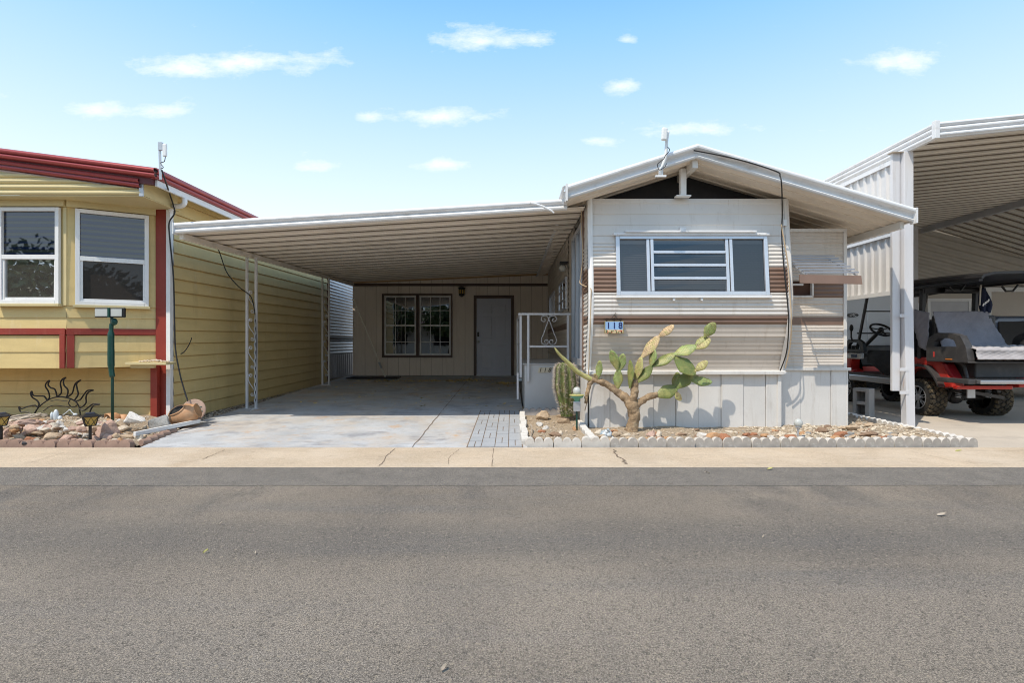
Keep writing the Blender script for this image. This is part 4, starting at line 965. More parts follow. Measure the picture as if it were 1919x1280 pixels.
# gable roof with rolled fascias
RY, RB = 6.66, 14.6; RX, RZ = 2.305, 3.50
RL, RR_ = (.68, 2.985), (5.01, 2.70)
def rz(X): return RZ - (RZ - RL[1]) * (RX - X) / (RX - RL[0]) if X < RX else RZ - (RZ - RR_[1]) * (X - RX) / (RR_[0] - RX)
tru = []
for (xa, xb) in ((RL[0], RX), (RX, RR_[0])):
    rows = []; Y = RY + .02
    while Y < RB:
        for dy, dz in ((0, 0), (.13, 0), (.133, -.015), (.155, -.015), (.158, .055), (.195, .055), (.197, 0)):
            rows.append([(xa, Y + dy, rz(xa) + dz), (xb, Y + dy, rz(xb) + dz)])
        Y += .21
    tru.append(MB().grid(rows).build('roof_panel', 'roof_under', tr, thick=.004))
fp = [(-.03, -.005), (.012, -.005), (.02, .012), (.004, .03), (-.008, .055), (.0, .08), (.02, .09)] + roll(.036, 7, -80, 110, (.02, .125))
for nm, p, q in (('left', (RL[0], RY, RL[1]), (RX, RY, RZ)), ('right', (RX, RY, RZ), (RR_[0], RY, RR_[1]))):
    MB().extr(fp, p, q, (0, -1, 0)).build('fascia', 'white_metal', tr, thick=.003)
MB().box(RL[0] - .012, RL[0] + .01, RY - .06, RY + .04, RL[1] - .04, RL[1] + .17).build('end_cap', 'white_metal', tr)
MB().box(RR_[0] - .008, RR_[0] + .014, RY - .06, RY + .05, RR_[1] - .03, RR_[1] + .16).build('end_cap', 'white_metal', tr)
MB().extr(fp, (RL[0], RY - .0, RL[1] - .0), (RL[0], RB, RL[1]), (-1, 0, 0)).build('side_fascia', 'white_metal', tr, thick=.003)
MB().extr(fp, (RR_[0], RY, RR_[1]), (RR_[0], RB, RR_[1]), (1, 0, 0)).build('side_fascia', 'white_metal', tr, thick=.003)
MB().beam((RX, RY + .05, RZ - .06), (RX, 14.5, RZ - .06), .07, .11).build('ridge_beam', 'roof_white', tr)
mb = MB().box(RX - .115, RX - .04, 6.93, 7.0, 3.10, 3.45).box(RX - .17, RX + .02, 6.92, 7.02, 3.088, 3.105); mb.build('king_post', 'white_paint', tr)
for k in range(1, 6):
    Y = 7.1 + k * 1.4
    for X in (RL[0] + .05, RR_[0] - .05): MB().beam((X, Y, rz(X) - .02), (RX, Y, RZ - .02), .04, .05).build('rafter', 'roof_under', tr)
MB().add([(1.05, RB - .02, 2.6), (RR_[0], RB - .02, 2.6), (RR_[0], RB - .02, RR_[1]), (RX, RB - .02, RZ), (1.05, RB - .02, 3.08)], [(0, 1, 2, 3, 4)]).build('rear_gable', 'dark_room', tr, thick=.01)
MB().add([(1.03, 7.35, 3.09), (3.62, 7.35, 3.09), (3.62, 7.35, rz(3.62) - .005), (RX, 7.35, RZ - .005), (1.03, 7.35, rz(1.03) - .005)], [(0, 1, 2, 3, 4)]).build('gable_screen_and_shade', 'black_soft', tr, thick=.01)  # dark sheet for the mesh and the shade of the enclosed recess
MB().beam((4.93, RY + .08, rz(4.93) - .05), (4.93, 13, rz(4.93) - .05), .05, .09).build('eave_beam', 'roof_white', tr)
for Y in (9.6, 12.6): MB().box(4.90, 4.96, Y, Y + .06, 0, rz(4.93) - .09).build('eave_post', 'post_white', tr)
# receiver antenna on the fascia
ra_ = thing('roof_antenna', at(1239, 330, 6.58), 'white antenna with box receiver on a bent mast, on the trailer gable edge', 'antenna', 'antennas on the roofs')
MB().tube(curve([at(1237, 326, 6.56), at(1240, 315, 6.55), at(1247, 295, 6.54), at(1248.5, 278, 6.54), at(1250, 258, 6.54), at(1252, 246, 6.54)], 4), [.02] * 20 + [.018], 8).build('mast', 'white_frost', ra_, smooth=True)
MB().obox(at(1245, 251, 6.50), (.07, .05, .16), Matrix.Rotation(R(4), 3, 'Y')).build('receiver', 'white_frost', ra_, bevel=.018)
MB().obox(at(1238, 330, 6.56), (.13, .04, .02)).beam(at(1238, 329, 6.57), at(1239, 314, 6.57), .05, .03, (0, 1, 0)).build('foot_bracket', 'white_metal', ra_)
MB().tube(curve([at(1251, 275, 6.5), at(1255, 281, 6.5), at(1247, 291, 6.5), at(1244, 297, 6.5), at(1238, 302, 6.5), at(1232, 308, 6.52), at(1236, 318, 6.53), at(1246, 312, 6.52), at(1249, 306, 6.52)], 5), .005, 5).build('lead', 'cable_black', ra_)
tag(MB().tube(curve([at(1300, 281.5, 6.61), at(1350, 291, 6.6), at(1400, 303, 6.6), at(1455, 321, 6.57), at(1462, 330, 6.56), at(1465, 350, 6.57), at(1466, 400, 6.85), at(1465, 440, 6.9), at(1469, 500, 6.89), at(1476, 570, 6.88), at(1478, 610, 6.9), at(1474, 660, 7.0), at(1462, 695, 7.08)], 6), .008, 6)
    .build('cable', 'cable_black', base=at(1465, 400, 6.8)), 'dark cable looping from the trailer ridge down its right front corner', 'cable')
tag(MB().tube(curve([at(1464, 420, 6.88), at(1471, 460, 6.87), at(1477, 500, 6.86), at(1481, 560, 6.85), at(1483, 600, 6.86), at(1481, 645, 6.95), at(1472, 690, 7.05)], 6), .008, 6)
    .build('cable', 'cable_tan', base=at(1477, 500, 6.86)), 'second, tan cable bowing outward down the trailer right front corner', 'cable')
tag(MB().tube(curve([at(1091, 385, 7.2), at(1089, 420, 7.3), at(1092, 470, 7.25), at(1089, 515, 7.3), at(1087, 530, 7.3), at(1096, 536, 7.1), at(1107, 541, 6.93), at(1107.5, 560, 6.92), at(1105, 640, 7.0), at(1103, 700, 7.1), at(1101, 745, 7.14), at(1096, 770, 7.14)], 6), .007, 6)
    .build('cable', 'cable_tan', base=at(1100, 600, 7)), 'tan cable running down the left front corner of the trailer', 'cable')

# tile house number
hn = thing('house_number', at(1151, 628, 6.95), 'painted tile house number 118 with scrolled top on the trailer front', 'sign')
hy = 6.935
MB().box(at(1133, 0, hy).x, at(1169, 0, hy).x, hy, hy + .02, at(0, 625, hy).z, at(0, 601.5, hy).z).build('frame', 'brass', hn)
MB().box(at(1134.5, 0, hy).x, at(1167.5, 0, hy).x, hy - .006, hy - .0005, at(0, 618, hy).z, at(0, 603, hy).z).build('tile', 'tile_sky', hn)
MB().box(at(1134.5, 0, hy).x, at(1167.5, 0, hy).x, hy - .006, hy - .0005, at(0, 624, hy).z, at(0, 618.1, hy).z).build('tile_border', 'tile_sand', hn)
mbr, mbg = MB(), MB(); q = random.Random(5)
for k in range(26):
    p = at(1136 + q.random() * 30, 619 + q.random() * 4.5, hy); (mbr if k % 2 else mbg).obox((p.x, hy - .008, p.z), (.012, .003, .01), Matrix.Rotation(q.random() * 3, 3, 'Y'))
mbr.build('tile_flowers', 'tile_red', hn); mbg.build('tile_leaves', 'tile_green', hn)
for ch, x in (('1', 1140), ('1', 1151), ('8', 1162.5)): letters(ch, 'tile_ink', hn, (at(x, 0, hy).x, hy - .009, at(0, 610.5, hy).z), .115, .003, name='numeral')
mb = MB()
for cx, s in ((1138, -1), (1150, 1), (1164, -1)): mb.tube(spiral(at(cx, 599, hy), .022, 1.3, -1.57, (s, 0, 0), (0, 0, 1)), .004, 5)
mb.tube(curve([at(1141, 601, hy), at(1146, 597, hy), at(1151, 591, hy), at(1157, 597, hy), at(1162, 601, hy)], 5), .004, 5)
mb.tube([at(1152, 592, hy), at(1153, 586, hy), at(1155, 588, hy)], .004, 5)
mb.build('scroll', 'iron', hn)

# entry platform with scrolled rail, number plate
es = thing('entry_platform', (.55, 8.5, drive_z(8.5)), 'grey boxed entry platform with white scrolled handrail and number plate 118, beside the trailer', 'platform')
PX0, PX1, PY0, PY1, PZ = .20, .955, 8.5, 11.0, .845
MB().box(PX0, PX1, PY0, PY1, -.05, PZ - .012).build('platform', 'steps_paint', es, bevel=.008)
MB().box(PX0 - .03, PX1, PY0 - .02, PY1, PZ - .012, PZ).build('platform_top', 'steps_paint', es, bevel=.004)
for k in range(3): MB().box(PX0 + .1, PX1, 11.0 + .27 * k, 11.27 + .27 * k, .1, PZ - .19 * (k + 1)).build('step', 'steps_paint', es, bevel=.006)
ry = PY0 - .03
mb = MB().box(.24, .275, ry - .018, ry + .018, PZ - .28, 1.62).box(.87, .905, ry - .018, ry + .018, PZ - .05, 1.62)
mb.box(.10, .925, ry - .02, ry + .02, 1.62, 1.65).box(.276, .869, ry - .014, ry + .014, 1.105, 1.135)
mb.box(.12, .155, ry + .03, ry + .07, .62, 1.62)
mb.beam((.137, ry + .05, 1.63), (.11, ry + 1.9, 1.63), .035, .03); mb.beam((.137, ry + .1, 1.15), (.11, ry + 1.9, 1.15), .02, .02)
mb.box(.09, .125, ry + 1.85, ry + 1.9, .55, 1.62)
mb.beam((.09, ry + .02, .70), (.09, ry + .02, .28), .03, .03)
rl = mb.build('railing', 'post_white', es)
s = MB(); cx = .585
for sg in (1, -1):
    s.tube(curve([(cx, ry, 1.56), (cx + sg * .04, ry, 1.45), (cx + sg * .085, ry, 1.32), (cx + sg * .12, ry, 1.23), (cx + sg * .10, ry, 1.165), (cx + sg * .04, ry, 1.15), (cx + sg * .01, ry, 1.185), (cx + sg * .025, ry, 1.225), (cx + sg * .06, ry, 1.22), (cx + sg * .065, ry, 1.19), (cx + sg * .05, ry, 1.18)], 6), .0055, 5)
    s.tube(curve([(cx, ry, 1.53), (cx + sg * .01, ry, 1.58), (cx + sg * .05, ry, 1.61), (cx + sg * .10, ry, 1.60), (cx + sg * .12, ry, 1.56), (cx + sg * .10, ry, 1.52), (cx + sg * .065, ry, 1.52), (cx + sg * .06, ry, 1.55), (cx + sg * .08, ry, 1.56)], 6), .0055, 5)
s.build('scroll', 'post_white', rl)
np_ = MB().hexa([(at(1008, 0, 8.47).x, 8.488, at(0, 699, 8.47).z), (at(1032, 0, 8.47).x, 8.488, at(0, 698, 8.47).z), (at(1032, 0, 8.47).x, 8.4985, at(0, 698, 8.47).z), (at(1008, 0, 8.47).x, 8.4985, at(0, 699, 8.47).z),
                 (at(1010, 0, 8.47).x, 8.488, at(0, 689, 8.47).z), (at(1035, 0, 8.47).x, 8.488, at(0, 689, 8.47).z), (at(1035, 0, 8.47).x, 8.4985, at(0, 689, 8.47).z), (at(1010, 0, 8.47).x, 8.4985, at(0, 689, 8.47).z)]).build('number_plate', 'plate_beige', es)
letters('1 1 8', 'black', np_, (at(1021, 0, 8.46).x, 8.4835, at(0, 694, 8.46).z), .095, .003, shear=.25)
# ------------------------------------------------------------------ scalloped edging
def scallop_mesh(m, n=3, L=.315, h=.115, th=.075, name='edging_block'):
    poly = [(0, 0, -.04)]; w_ = L / n
    pts = []
    for k in range(n):
        for i in range(9):
            a = math.pi * (1 - i / 8); x = w_ * (k + .5) + w_ * .5 * math.cos(a) * .985; z = h - .055 + .055 * math.sin(a)
            pts.append((x, 0, z))
    poly = [(0.002, 0, -.04)] + pts + [(L - .002, 0, -.04)]
    b = MB().prism([Vector(p) for p in poly], (0, th, 0)); return b.build(name, m, base=(0, 0, 0), bevel=.003)
def edging_row(proto, spots, group, first_label):
    for i, (x, y, z, rz, lab) in enumerate(spots):
        if isinstance(proto, tuple):
            o = (proto[0] if i < 3 else proto[1]).copy(); COL.objects.link(o); o.location = (x, y, z)
            o.rotation_euler = (R(rnd.uniform(-6, 5)), R(rnd.uniform(-1.8, 1.8)), rz + R(rnd.uniform(-2.4, 2.4))); tag(o, lab, 'edging block', group); continue
        o = proto if i == 0 else proto.copy()
        if i: COL.objects.link(o)
        o.location = (x, y, z); o.rotation_euler = (R(rnd.uniform(-6, 5)), R(rnd.uniform(-1.8, 1.8)), rz + R(rnd.uniform(-2.4, 2.4)))
        tag(o, lab, 'edging block', group)
W_ = scallop_mesh('edging_white'); WW = scallop_mesh('edging_white'); WW.data.materials.append(MATS['edging_grey_front'])
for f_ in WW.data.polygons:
    if abs(f_.normal.y) > .9: f_.material_index = 1  # front and back faces get a greyer, patchy tone
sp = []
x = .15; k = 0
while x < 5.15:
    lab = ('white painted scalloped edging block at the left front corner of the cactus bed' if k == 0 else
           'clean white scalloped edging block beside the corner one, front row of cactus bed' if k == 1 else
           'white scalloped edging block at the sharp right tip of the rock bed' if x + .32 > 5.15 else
           'grey fronted white scalloped edging block in the front row below cactus and skirting' if x < 3.4 else
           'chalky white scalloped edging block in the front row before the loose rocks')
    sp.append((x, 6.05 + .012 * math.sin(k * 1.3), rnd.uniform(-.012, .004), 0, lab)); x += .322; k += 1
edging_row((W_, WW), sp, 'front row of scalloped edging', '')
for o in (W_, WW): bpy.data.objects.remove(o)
W2 = scallop_mesh('edging_white')
sp = [(.185, 6.16 + i * .32, drive_z(6.2 + i * .32) - .02, R(90), 'white edging block in the border between pavers and the cactus bed') for i in range(6)]
edging_row(W2, sp, 'white border along the pavers', '')
W3 = scallop_mesh('edging_white')
sp = [(.97, 6.16 + i * .32, .0, R(90), 'white edging block in the short border running to the trailer corner') for i in range(4)]
edging_row(W3, sp, 'white border inside the cactus bed', '')
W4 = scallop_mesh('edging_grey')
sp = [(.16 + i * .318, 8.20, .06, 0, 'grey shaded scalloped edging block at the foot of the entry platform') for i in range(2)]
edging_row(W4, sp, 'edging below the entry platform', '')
W5 = scallop_mesh('edging_white')
sp = [(5.24, 6.16 + i * .32, -.01, R(90), 'white edging block in the border between rock bed and right driveway') for i in range(8)]
edging_row(W5, sp, 'white border along the right driveway', '')
E1 = scallop_mesh('edging_red', 3, .42, .075)
sp = []; x = -4.75; k = 0
while x > -8: sp.append((x, 6.06, .0, 0, 'low reddish brown scalloped edging block in front of the left rock bed')); x -= .425; k += 1
edging_row(E1, sp, 'reddish edging before the left rock bed', '')
b = MB().lathe([(.038, 0), (.042, .008), (.042, .10), (.038, .108)], (0, 0, 0), 14, (0, 1, 0)).build('edging_log', 'edging_red', base=(0, 0, 0), bevel=.004)
for i in range(5):
    o = b if i == 0 else b.copy()
    if i: COL.objects.link(o)
    t = i / 4; o.location = at(264 + 50 * t, 834 - 21 * t, 6.17 + .62 * t); o.location.z = .025 + .02 * t; o.rotation_euler = (0, 0, R(-18))
    tag(o, 'round tan edging log in the short row beside the painted driveway', 'edging log', 'round edging logs')
wb = MB(); p, q = at(252, 821.5, 6.33), at(374, 794, 7.28)
wb.beam((p.x, p.y, .10), (q.x, q.y, .115), .035, .05)
tag(wb.build('board', 'white_paint', base=(p.x, p.y, .08), bevel=.003), 'long white board lying on the edge of the left rock bed', 'board')
tag(MB().tube(curve([at(304, 789, 7.42), at(318, 789, 7.4), at(332, 791, 7.38), at(345, 792, 7.3), at(358, 791, 7.25), at(345, 796, 7.18), at(325, 799, 7.12), at(305, 801, 7.08), at(296, 803, 7.05)], 6), .011, 6).build('hose', 'hose_red', base=at(320, 795, 7.2)),
    'red hose trailing under the clay pot at the yellow house corner', 'hose')

# ------------------------------------------------------------------ rocks
def rock_mesh(seed, mname):
    r = random.Random(seed); bm = bmesh.new(); bmesh.ops.create_icosphere(bm, subdivisions=3, radius=1)
    planes = []
    for k in range(11):
        n = Vector((r.gauss(0, 1), r.gauss(0, 1), r.gauss(0, 1))).normalized(); planes.append((n, r.uniform(.48, .85)))
    for v in bm.verts:
        for n, d in planes:
            e = v.co.dot(n) - d
            if e > 0: v.co -= n * e * .93
        v.co *= 1 + .16 * noise.noise(v.co * 1.7 + Vector((seed, 0, 0))) + .07 * noise.noise(v.co * 4 + Vector((seed, 3, 0)))
    me = bpy.data.meshes.new('rock'); bm.to_mesh(me); bm.free(); me.materials.append(MATS[mname]); return me
RM = {}
def rock_me(col):
    i = rnd.randrange(3)
    if (col, i) not in RM: RM[(col, i)] = rock_mesh(hash(col) % 97 * 3 + i if False else sum(map(ord, col)) + i * 13, 'rock_' + col)
    return RM[(col, i)]
CNAME = dict(pink='pinkish', tan='tan', cream='cream', white='white', grey='grey', rust='rust red', brown='brown', black='black', orange='orange')
used = {}
def rock(px, py, wpx, hpx, col, zf, place, sz='', lab=None, cat='rock', zoff=0, dmul=1.0):
    yb = py + hpx / 2; z = .05; Y = (1.2 - z) * 1000 / (yb - 640)
    for _ in range(3): X = (px - 959.5) / 1000 * Y; z = zf(X, Y) - .004 + zoff; Y = (1.2 - z) * 1000 / (yb - 640)
    w_, h_ = wpx / 1000 * Y / 2 * 1.22, hpx / 1000 * Y / 2 * 1.22
    o = bpy.data.objects.new('rock', rock_me(col)); COL.objects.link(o)
    dd = max(w_ * rnd.uniform(.6, .9), h_) * dmul
    o.location = (X, Y + dd * .55, z + h_ * .62); o.scale = (w_ * 1.12, dd, h_ * 1.12)
    o.rotation_euler = (R(rnd.uniform(-14, 14)), R(rnd.uniform(-12, 12)), R(rnd.uniform(-25, 25)) + (math.pi if rnd.random() < .5 else 0))
    if lab is None:
        size = 'large' if wpx * hpx > 420 else 'small' if wpx * hpx < 90 else 'middling'
        lab = f'{size} {CNAME[col]} rock {place}'
    tag(o, lab, cat, None); used.setdefault(lab, []).append(o); return o
def pl_left(x, y):
    if x < 24: return 'by the lantern light at the photo edge'
    if x < 60: return 'below the bundle of driftwood sticks'
    if x < 112: return 'heaped in front of the metal sun'
    if x < 152: return 'between metal sun and lantern stake light'
    if x < 185: return 'around the lantern stake light'
    if x < 222: return 'at the foot of the green lamp pole'
    if x < 250: return 'just right of the green lamp pole'
    return 'by the grey boulder near the red corner post'
ROCKS_L = [(8, 813, 17, 20, 'pink'), (7, 826, 13, 8, 'brown'), (30, 821, 27, 11, 'tan'), (51, 810, 48, 17, 'brown'), (34, 800, 44, 9, 'cream'), (76, 795, 40, 12, 'pink'),
           (106, 804, 35, 15, 'pink'), (111, 792, 22, 10, 'pink'), (131, 801, 23, 18, 'cream'), (117, 811, 13, 8, 'white'), (91, 821, 24, 17, 'tan'), (119, 822, 27, 13, 'pink'),
           (145, 811, 28, 24, 'tan'), (150, 794, 15, 10, 'white'), (161, 800, 13, 11, 'pink'), (202, 820, 17, 13, 'pink'), (215, 819, 15, 13, 'tan'),
           (225, 796, 21, 10, 'cream'), (225, 806, 17, 10, 'pink'), (234, 812, 21, 7, 'tan'), (245, 803, 22, 10, 'cream'), (234, 819, 21, 10, 'tan'), (251, 811, 15, 10, 'orange'), (241, 792, 15, 8, 'grey'),
           (256, 796, 13, 10, 'tan'), (53, 824, 17, 12, 'rust'), (41, 829, 13, 7, 'black'), (65, 826, 13, 8, 'cream'), (71, 817, 19, 8, 'brown'), (14, 798, 22, 9, 'tan'), (51, 792, 27, 8, 'pink'),
           (22, 808, 20, 9, 'cream'), (84, 808, 20, 9, 'tan'), (94, 812, 16, 8, 'cream'), (132, 817, 14, 8, 'tan'), (168, 812, 14, 12, 'tan'), (178, 822, 14, 10, 'pink'), (246, 818, 10, 6, 'cream'), (262, 806, 10, 7, 'tan'),
           (104, 825, 12, 6, 'tan'), (137, 825, 13, 6, 'pink'), (155, 825, 10, 6, 'cream'), (190, 826, 12, 6, 'tan'), (22, 826, 11, 6, 'tan'), (82, 826, 12, 6, 'grey')]
for (x, y, w_, h_, c) in ROCKS_L: rock(x, y, w_, h_, c, soil_l, pl_left(x, y))
rock(190, 806, 38, 36, 'pink', soil_l, '', lab='largest pink rock, standing like a wedge beside the green lamp pole', dmul=.7)
rock(266, 783, 34, 20, 'white', soil_l, '', lab='white boulder resting on top of the grey one near the red post', zoff=.14)
rock(288, 794, 42, 32, 'grey', soil_l, '', lab='big grey streaked boulder near the red corner post')
rock(262, 796, 16, 17, 'tan', soil_l, '', lab='tan upright stone leaning on the left of the grey boulder')
q = random.Random(11)
for i in range(135):
    x = q.uniform(2, 262); y = q.choice([q.uniform(788, 804), q.uniform(800, 818), q.uniform(812, 826)]); w_ = q.uniform(7, 16)
    rock(x, y, w_, w_ * q.uniform(.45, .7), q.choice(['pink', 'tan', 'cream', 'cream', 'pink', 'brown', 'white', 'orange']), soil_l, pl_left(x, y))
def pl_right(x):
    if x < 1080: return 'in the corner bed before the entry platform'
    if x < 1170: return 'around the blue turtle ornament'
    if x < 1260: return 'just right of the cactus trunk'
    if x < 1330: return 'in front of the white skirting panels'
    if x < 1430: return 'before the right half of the skirting'
    if x < 1500: return 'around the ball stake light'
    if x < 1590: return 'right of the ball stake light'
    if x < 1680: return 'left of the white carport post'
    return 'in the sharp tip of the rock bed'
ROCKS_R = [(1020, 780, 22, 17, 'tan'), (1057, 788, 21, 13, 'tan'), (1011, 796, 13, 8, 'white'), (1022, 802, 12, 7, 'white'), (1017, 809, 14, 7, 'rust'), (1040, 815, 20, 9, 'brown'), (1051, 812, 9, 8, 'cream'),
           (1009, 824, 22, 7, 'brown'), (1077, 804, 7, 8, 'orange'), (1050, 780, 11, 8, 'tan'), (1124, 811, 14, 13, 'cream'), (1154, 815, 15, 10, 'tan'), (1222, 814, 19, 11, 'pink'), (1236, 814, 13, 11, 'cream'),
           (1280, 825, 9, 6, 'rust'), (1317, 817, 21, 15, 'white'), (1340, 820, 26, 16, 'orange'), (1361, 821, 18, 18, 'rust'), (1400, 815, 13, 7, 'rust'), (1417, 823, 30, 10, 'brown'), (1437, 817, 15, 7, 'orange'),
           (1447, 820, 12, 8, 'white'), (1470, 827, 19, 9, 'grey'), (1483, 819, 19, 8, 'rust'), (1542, 807, 19, 10, 'brown'), (1578, 815, 20, 12, 'rust'), (1568, 822, 18, 9, 'orange'), (1591, 813, 14, 9, 'grey'),
           (1630, 815, 25, 9, 'brown'), (1641, 824, 20, 8, 'grey'), (1658, 821, 16, 7, 'rust'), (1669, 820, 15, 7, 'grey'), (1686, 821, 12, 9, 'rust'), (1611, 795, 13, 6, 'tan'), (1636, 797, 19, 7, 'tan'), (1602, 803, 30, 9, 'tan'),
           (1198, 826, 16, 6, 'cream'), (1180, 822, 18, 6, 'tan'), (1145, 826, 14, 5, 'orange'), (1372, 828, 11, 6, 'tan'), (1388, 820, 12, 6, 'pink'), (1505, 812, 12, 7, 'orange'), (1520, 810, 14, 6, 'tan'), (1555, 800, 12, 6, 'brown')]
for (x, y, w_, h_, c) in ROCKS_R: rock(x, y, w_, h_, c, soil_r, pl_right(x))
for i in range(105):
    x = q.uniform(1500, 1770) if i < 62 else q.uniform(1130, 1500); lo = 800 if x < 1600 else 800 + (x - 1600) * .19
    y = q.uniform(max(lo, 806 if x < 1480 else 800), 829); w_ = q.uniform(6, 15)
    if y + w_ * .3 > 829: continue
    rock(x, y, w_, w_ * q.uniform(.35, .55), q.choice(['pink', 'tan', 'cream', 'tan', 'brown', 'rust', 'orange', 'cream', 'grey']), soil_r, pl_right(x))
for lab, os_ in used.items():
    if len(os_) > 1:
        for o in os_: o['group'] = lab + 's'
    else: os_[0]['group'] = 'rocks in the left bed' if os_[0].location.x < 0 else 'rocks in the cactus bed'

# ------------------------------------------------------------------ things in the left bed
ss = thing('sun_sculpture', at(112, 790, 7.3), 'black metal sun ornament with curly rays behind the rocks', 'ornament')
def zz(pts, Y): return [at(x / 7.38, 680 + y / 7.38, Y) for x, y in pts]
SUN = [[(480, 700), (530, 620), (620, 545), (720, 490), (830, 470), (930, 485), (1020, 520), (1080, 580), (1105, 680), (1120, 830)]]
RAYS = [[(430, 705), (370, 685), (290, 680), (262, 610), (300, 635), (390, 605), (480, 590), (525, 620)],
        [(525, 615), (540, 570), (510, 520), (450, 480), (425, 430), (440, 395), (460, 450), (550, 460), (610, 465), (650, 515)],
        [(650, 515), (685, 480), (670, 400), (630, 330), (640, 280), (685, 245), (665, 300), (700, 345), (760, 370), (790, 470)],
        [(790, 470), (840, 430), (850, 370), (835, 290), (860, 230), (910, 205), (880, 240), (885, 310), (930, 360), (940, 410), (920, 480)],
        [(940, 470), (1000, 420), (1025, 330), (1050, 280), (1115, 240), (1060, 290), (1070, 370), (1080, 440), (1030, 520)],
        [(1050, 530), (1110, 510), (1160, 440), (1210, 385), (1290, 380), (1220, 410), (1190, 470), (1190, 550), (1150, 600), (1105, 625)],
        [(1100, 640), (1160, 660), (1230, 610), (1290, 570), (1380, 575), (1300, 590), (1260, 640), (1235, 720)]]
MB().tube(curve(zz(SUN[0], 7.3), 5), .009, 6).build('disc_rim', 'iron', ss)
MB().tube(curve(zz([(970, 510), (950, 560), (980, 605), (1030, 610), (1070, 580)], 7.29), 5), .007, 5).tube(curve(zz([(700, 530), (780, 515), (860, 525), (930, 530)], 7.29), 5), .005, 5).tube(curve(zz([(600, 670), (680, 610), (760, 590), (900, 605), (960, 620)], 7.29), 5), .006, 5).build('face_wire', 'iron', ss)
for r_ in RAYS: MB().tube(curve(zz(r_, 7.3), 6), .0095, 6).build('ray', 'iron', ss)
dw_ = thing('driftwood', at(50, 785, 7.1), 'bundle of grey split driftwood sticks lying on the rocks', 'driftwood')
mb = MB(); q = random.Random(2)
for k in range(11):
    a, b = at(14 + q.uniform(0, 14), 783 + q.uniform(0, 10), 7.1 + q.uniform(-.1, .1)), at(58 + q.uniform(0, 34), 774.5 + q.uniform(-1, 6), 7.15 + q.uniform(-.08, .08))
    m_ = a.lerp(b, .5) + Vector((0, 0, q.uniform(.0, .02))); mb.tube(curve([a, m_, b], 4), [.016] * 4 + [.012] * 4 + [.006], 6)
mb.build('stick', 'wood_grey', dw_)
ce = thing('ceramic_ornament', at(105, 785, 7.15), 'pale blue glazed cactus-shaped ornament under the metal sun', 'ornament')
c_ = at(105, 786, 7.15)
mb = MB().ball(c_ + Vector((0, 0, .05)), (.035, .03, .085)).ball(c_ + Vector((-.055, 0, .045)), (.02, .02, .055)).ball(c_ + Vector((.055, .0, .015)), (.028, .025, .035))
mb.tube(curve([at(118, 778, 7.15), at(126, 772, 7.15), at(131, 768, 7.15), at(135, 773, 7.15), at(141, 777, 7.15)], 4), .006, 5).ball(at(141, 777, 7.15), (.03, .02, .018))
mb.build('figure', 'ceramic_pale', ce, smooth=True)
def path_lantern(x, yb, Y, lab):
    p = at(x, yb, Y); t = thing('lantern_stake_light', p, lab, 'garden light', 'lantern stake lights in the left bed')
    z = at(x, 779, Y).z; h = z - p.z
    MB().lathe([(.012, 0), (.016, .02), (.016, h - .13), (.03, h - .115)], p, 8).build('stake', 'black', t)
    MB().lathe([(.062, h - .115), (.095, h - .012), (.08, h - .012), (.05, h - .115)], p, 4).build('glass_shade', 'amber', t)
    cg = MB()
    for k in range(4):
        a, b = 2 * math.pi * k / 4, 2 * math.pi * (k + 1) / 4
        def cp_(a_, r_, h_): return p + Vector((r_ * math.cos(a_), r_ * math.sin(a_), h_))
        A0, B0, A1, B1 = cp_(a, .064, h - .115), cp_(b, .064, h - .115), cp_(a, .098, h - .012), cp_(b, .098, h - .012)
        cg.tube([A0, A1], .006, 5); cg.tube([A0, B0], .006, 5); cg.tube([A0, (A1 + B1) / 2, B0], .004, 5); cg.tube([A1, (A0 + B0) / 2, B1], .004, 5)
    cg.build('cage', 'black', t)
    MB().lathe([(.118, h - .012), (.12, h), (.07, h + .025), (.065, h + .03), (.001, h + .032)], p, 4).build('cap', 'black', t)
    MB().lathe([(.055, h + .031), (.055, h + .036), (.001, h + .036)], p, 4).build('solar_panel', 'solar_blue', t)
    return t
path_lantern(169, 832, 6.22, 'black lantern stake light with amber glass in the middle of the left rocks')
path_lantern(2, 834, 6.2, 'black lantern stake light cut by the left edge of the photo')
sl = thing('solar_floodlight_stand', at(211, 812, 6.65), 'tall green pole with wide twin panel lamp, before the yellow bay', 'lamp post')
pb, pt = at(211, 812, 6.65), at(209.5, 580, 6.65)
MB().tube([pb, at(210.5, 700, 6.65), pt], .017, 8).build('pole', 'pole_green', sl, smooth=True)
mb = MB().tube(curve([at(209, 607, 6.63), at(208, 625, 6.63), at(208, 660, 6.63), at(208.5, 690, 6.63), at(211, 708, 6.63)], 5), [.024] * 5 + [.036] * 5 + [.038] * 5 + [.03] * 5 + [.012], 8)
mb.ball(at(214, 603, 6.62), (.04, .03, .045)).build('sleeve', 'pole_green', sl, smooth=True)
fr = MB(); X0, X1 = at(180.5, 0, 6.6).x, at(236.5, 0, 6.6).x; Z0, Z1 = at(0, 595, 6.6).z, at(0, 577, 6.6).z
fr.box(X0, X1, 6.57, 6.60, Z0, Z1); fro = fr.build('lamp_head', 'black', sl, bevel=.008)
xm = (X0 + X1) / 2
MB().box(X0 + .012, xm - .02, 6.562, 6.5695, Z0 + .015, Z1 - .015).build('lamp_panel', 'lamp_glass', fro); MB().box(xm + .02, X1 - .03, 6.562, 6.5695, Z0 + .015, Z1 - .015).build('lamp_panel', 'lamp_glass', fro)
MB().box(xm - .012, xm + .012, 6.55, 6.569, Z0 + .0, Z1).build('clamp', 'pole_green', fro)
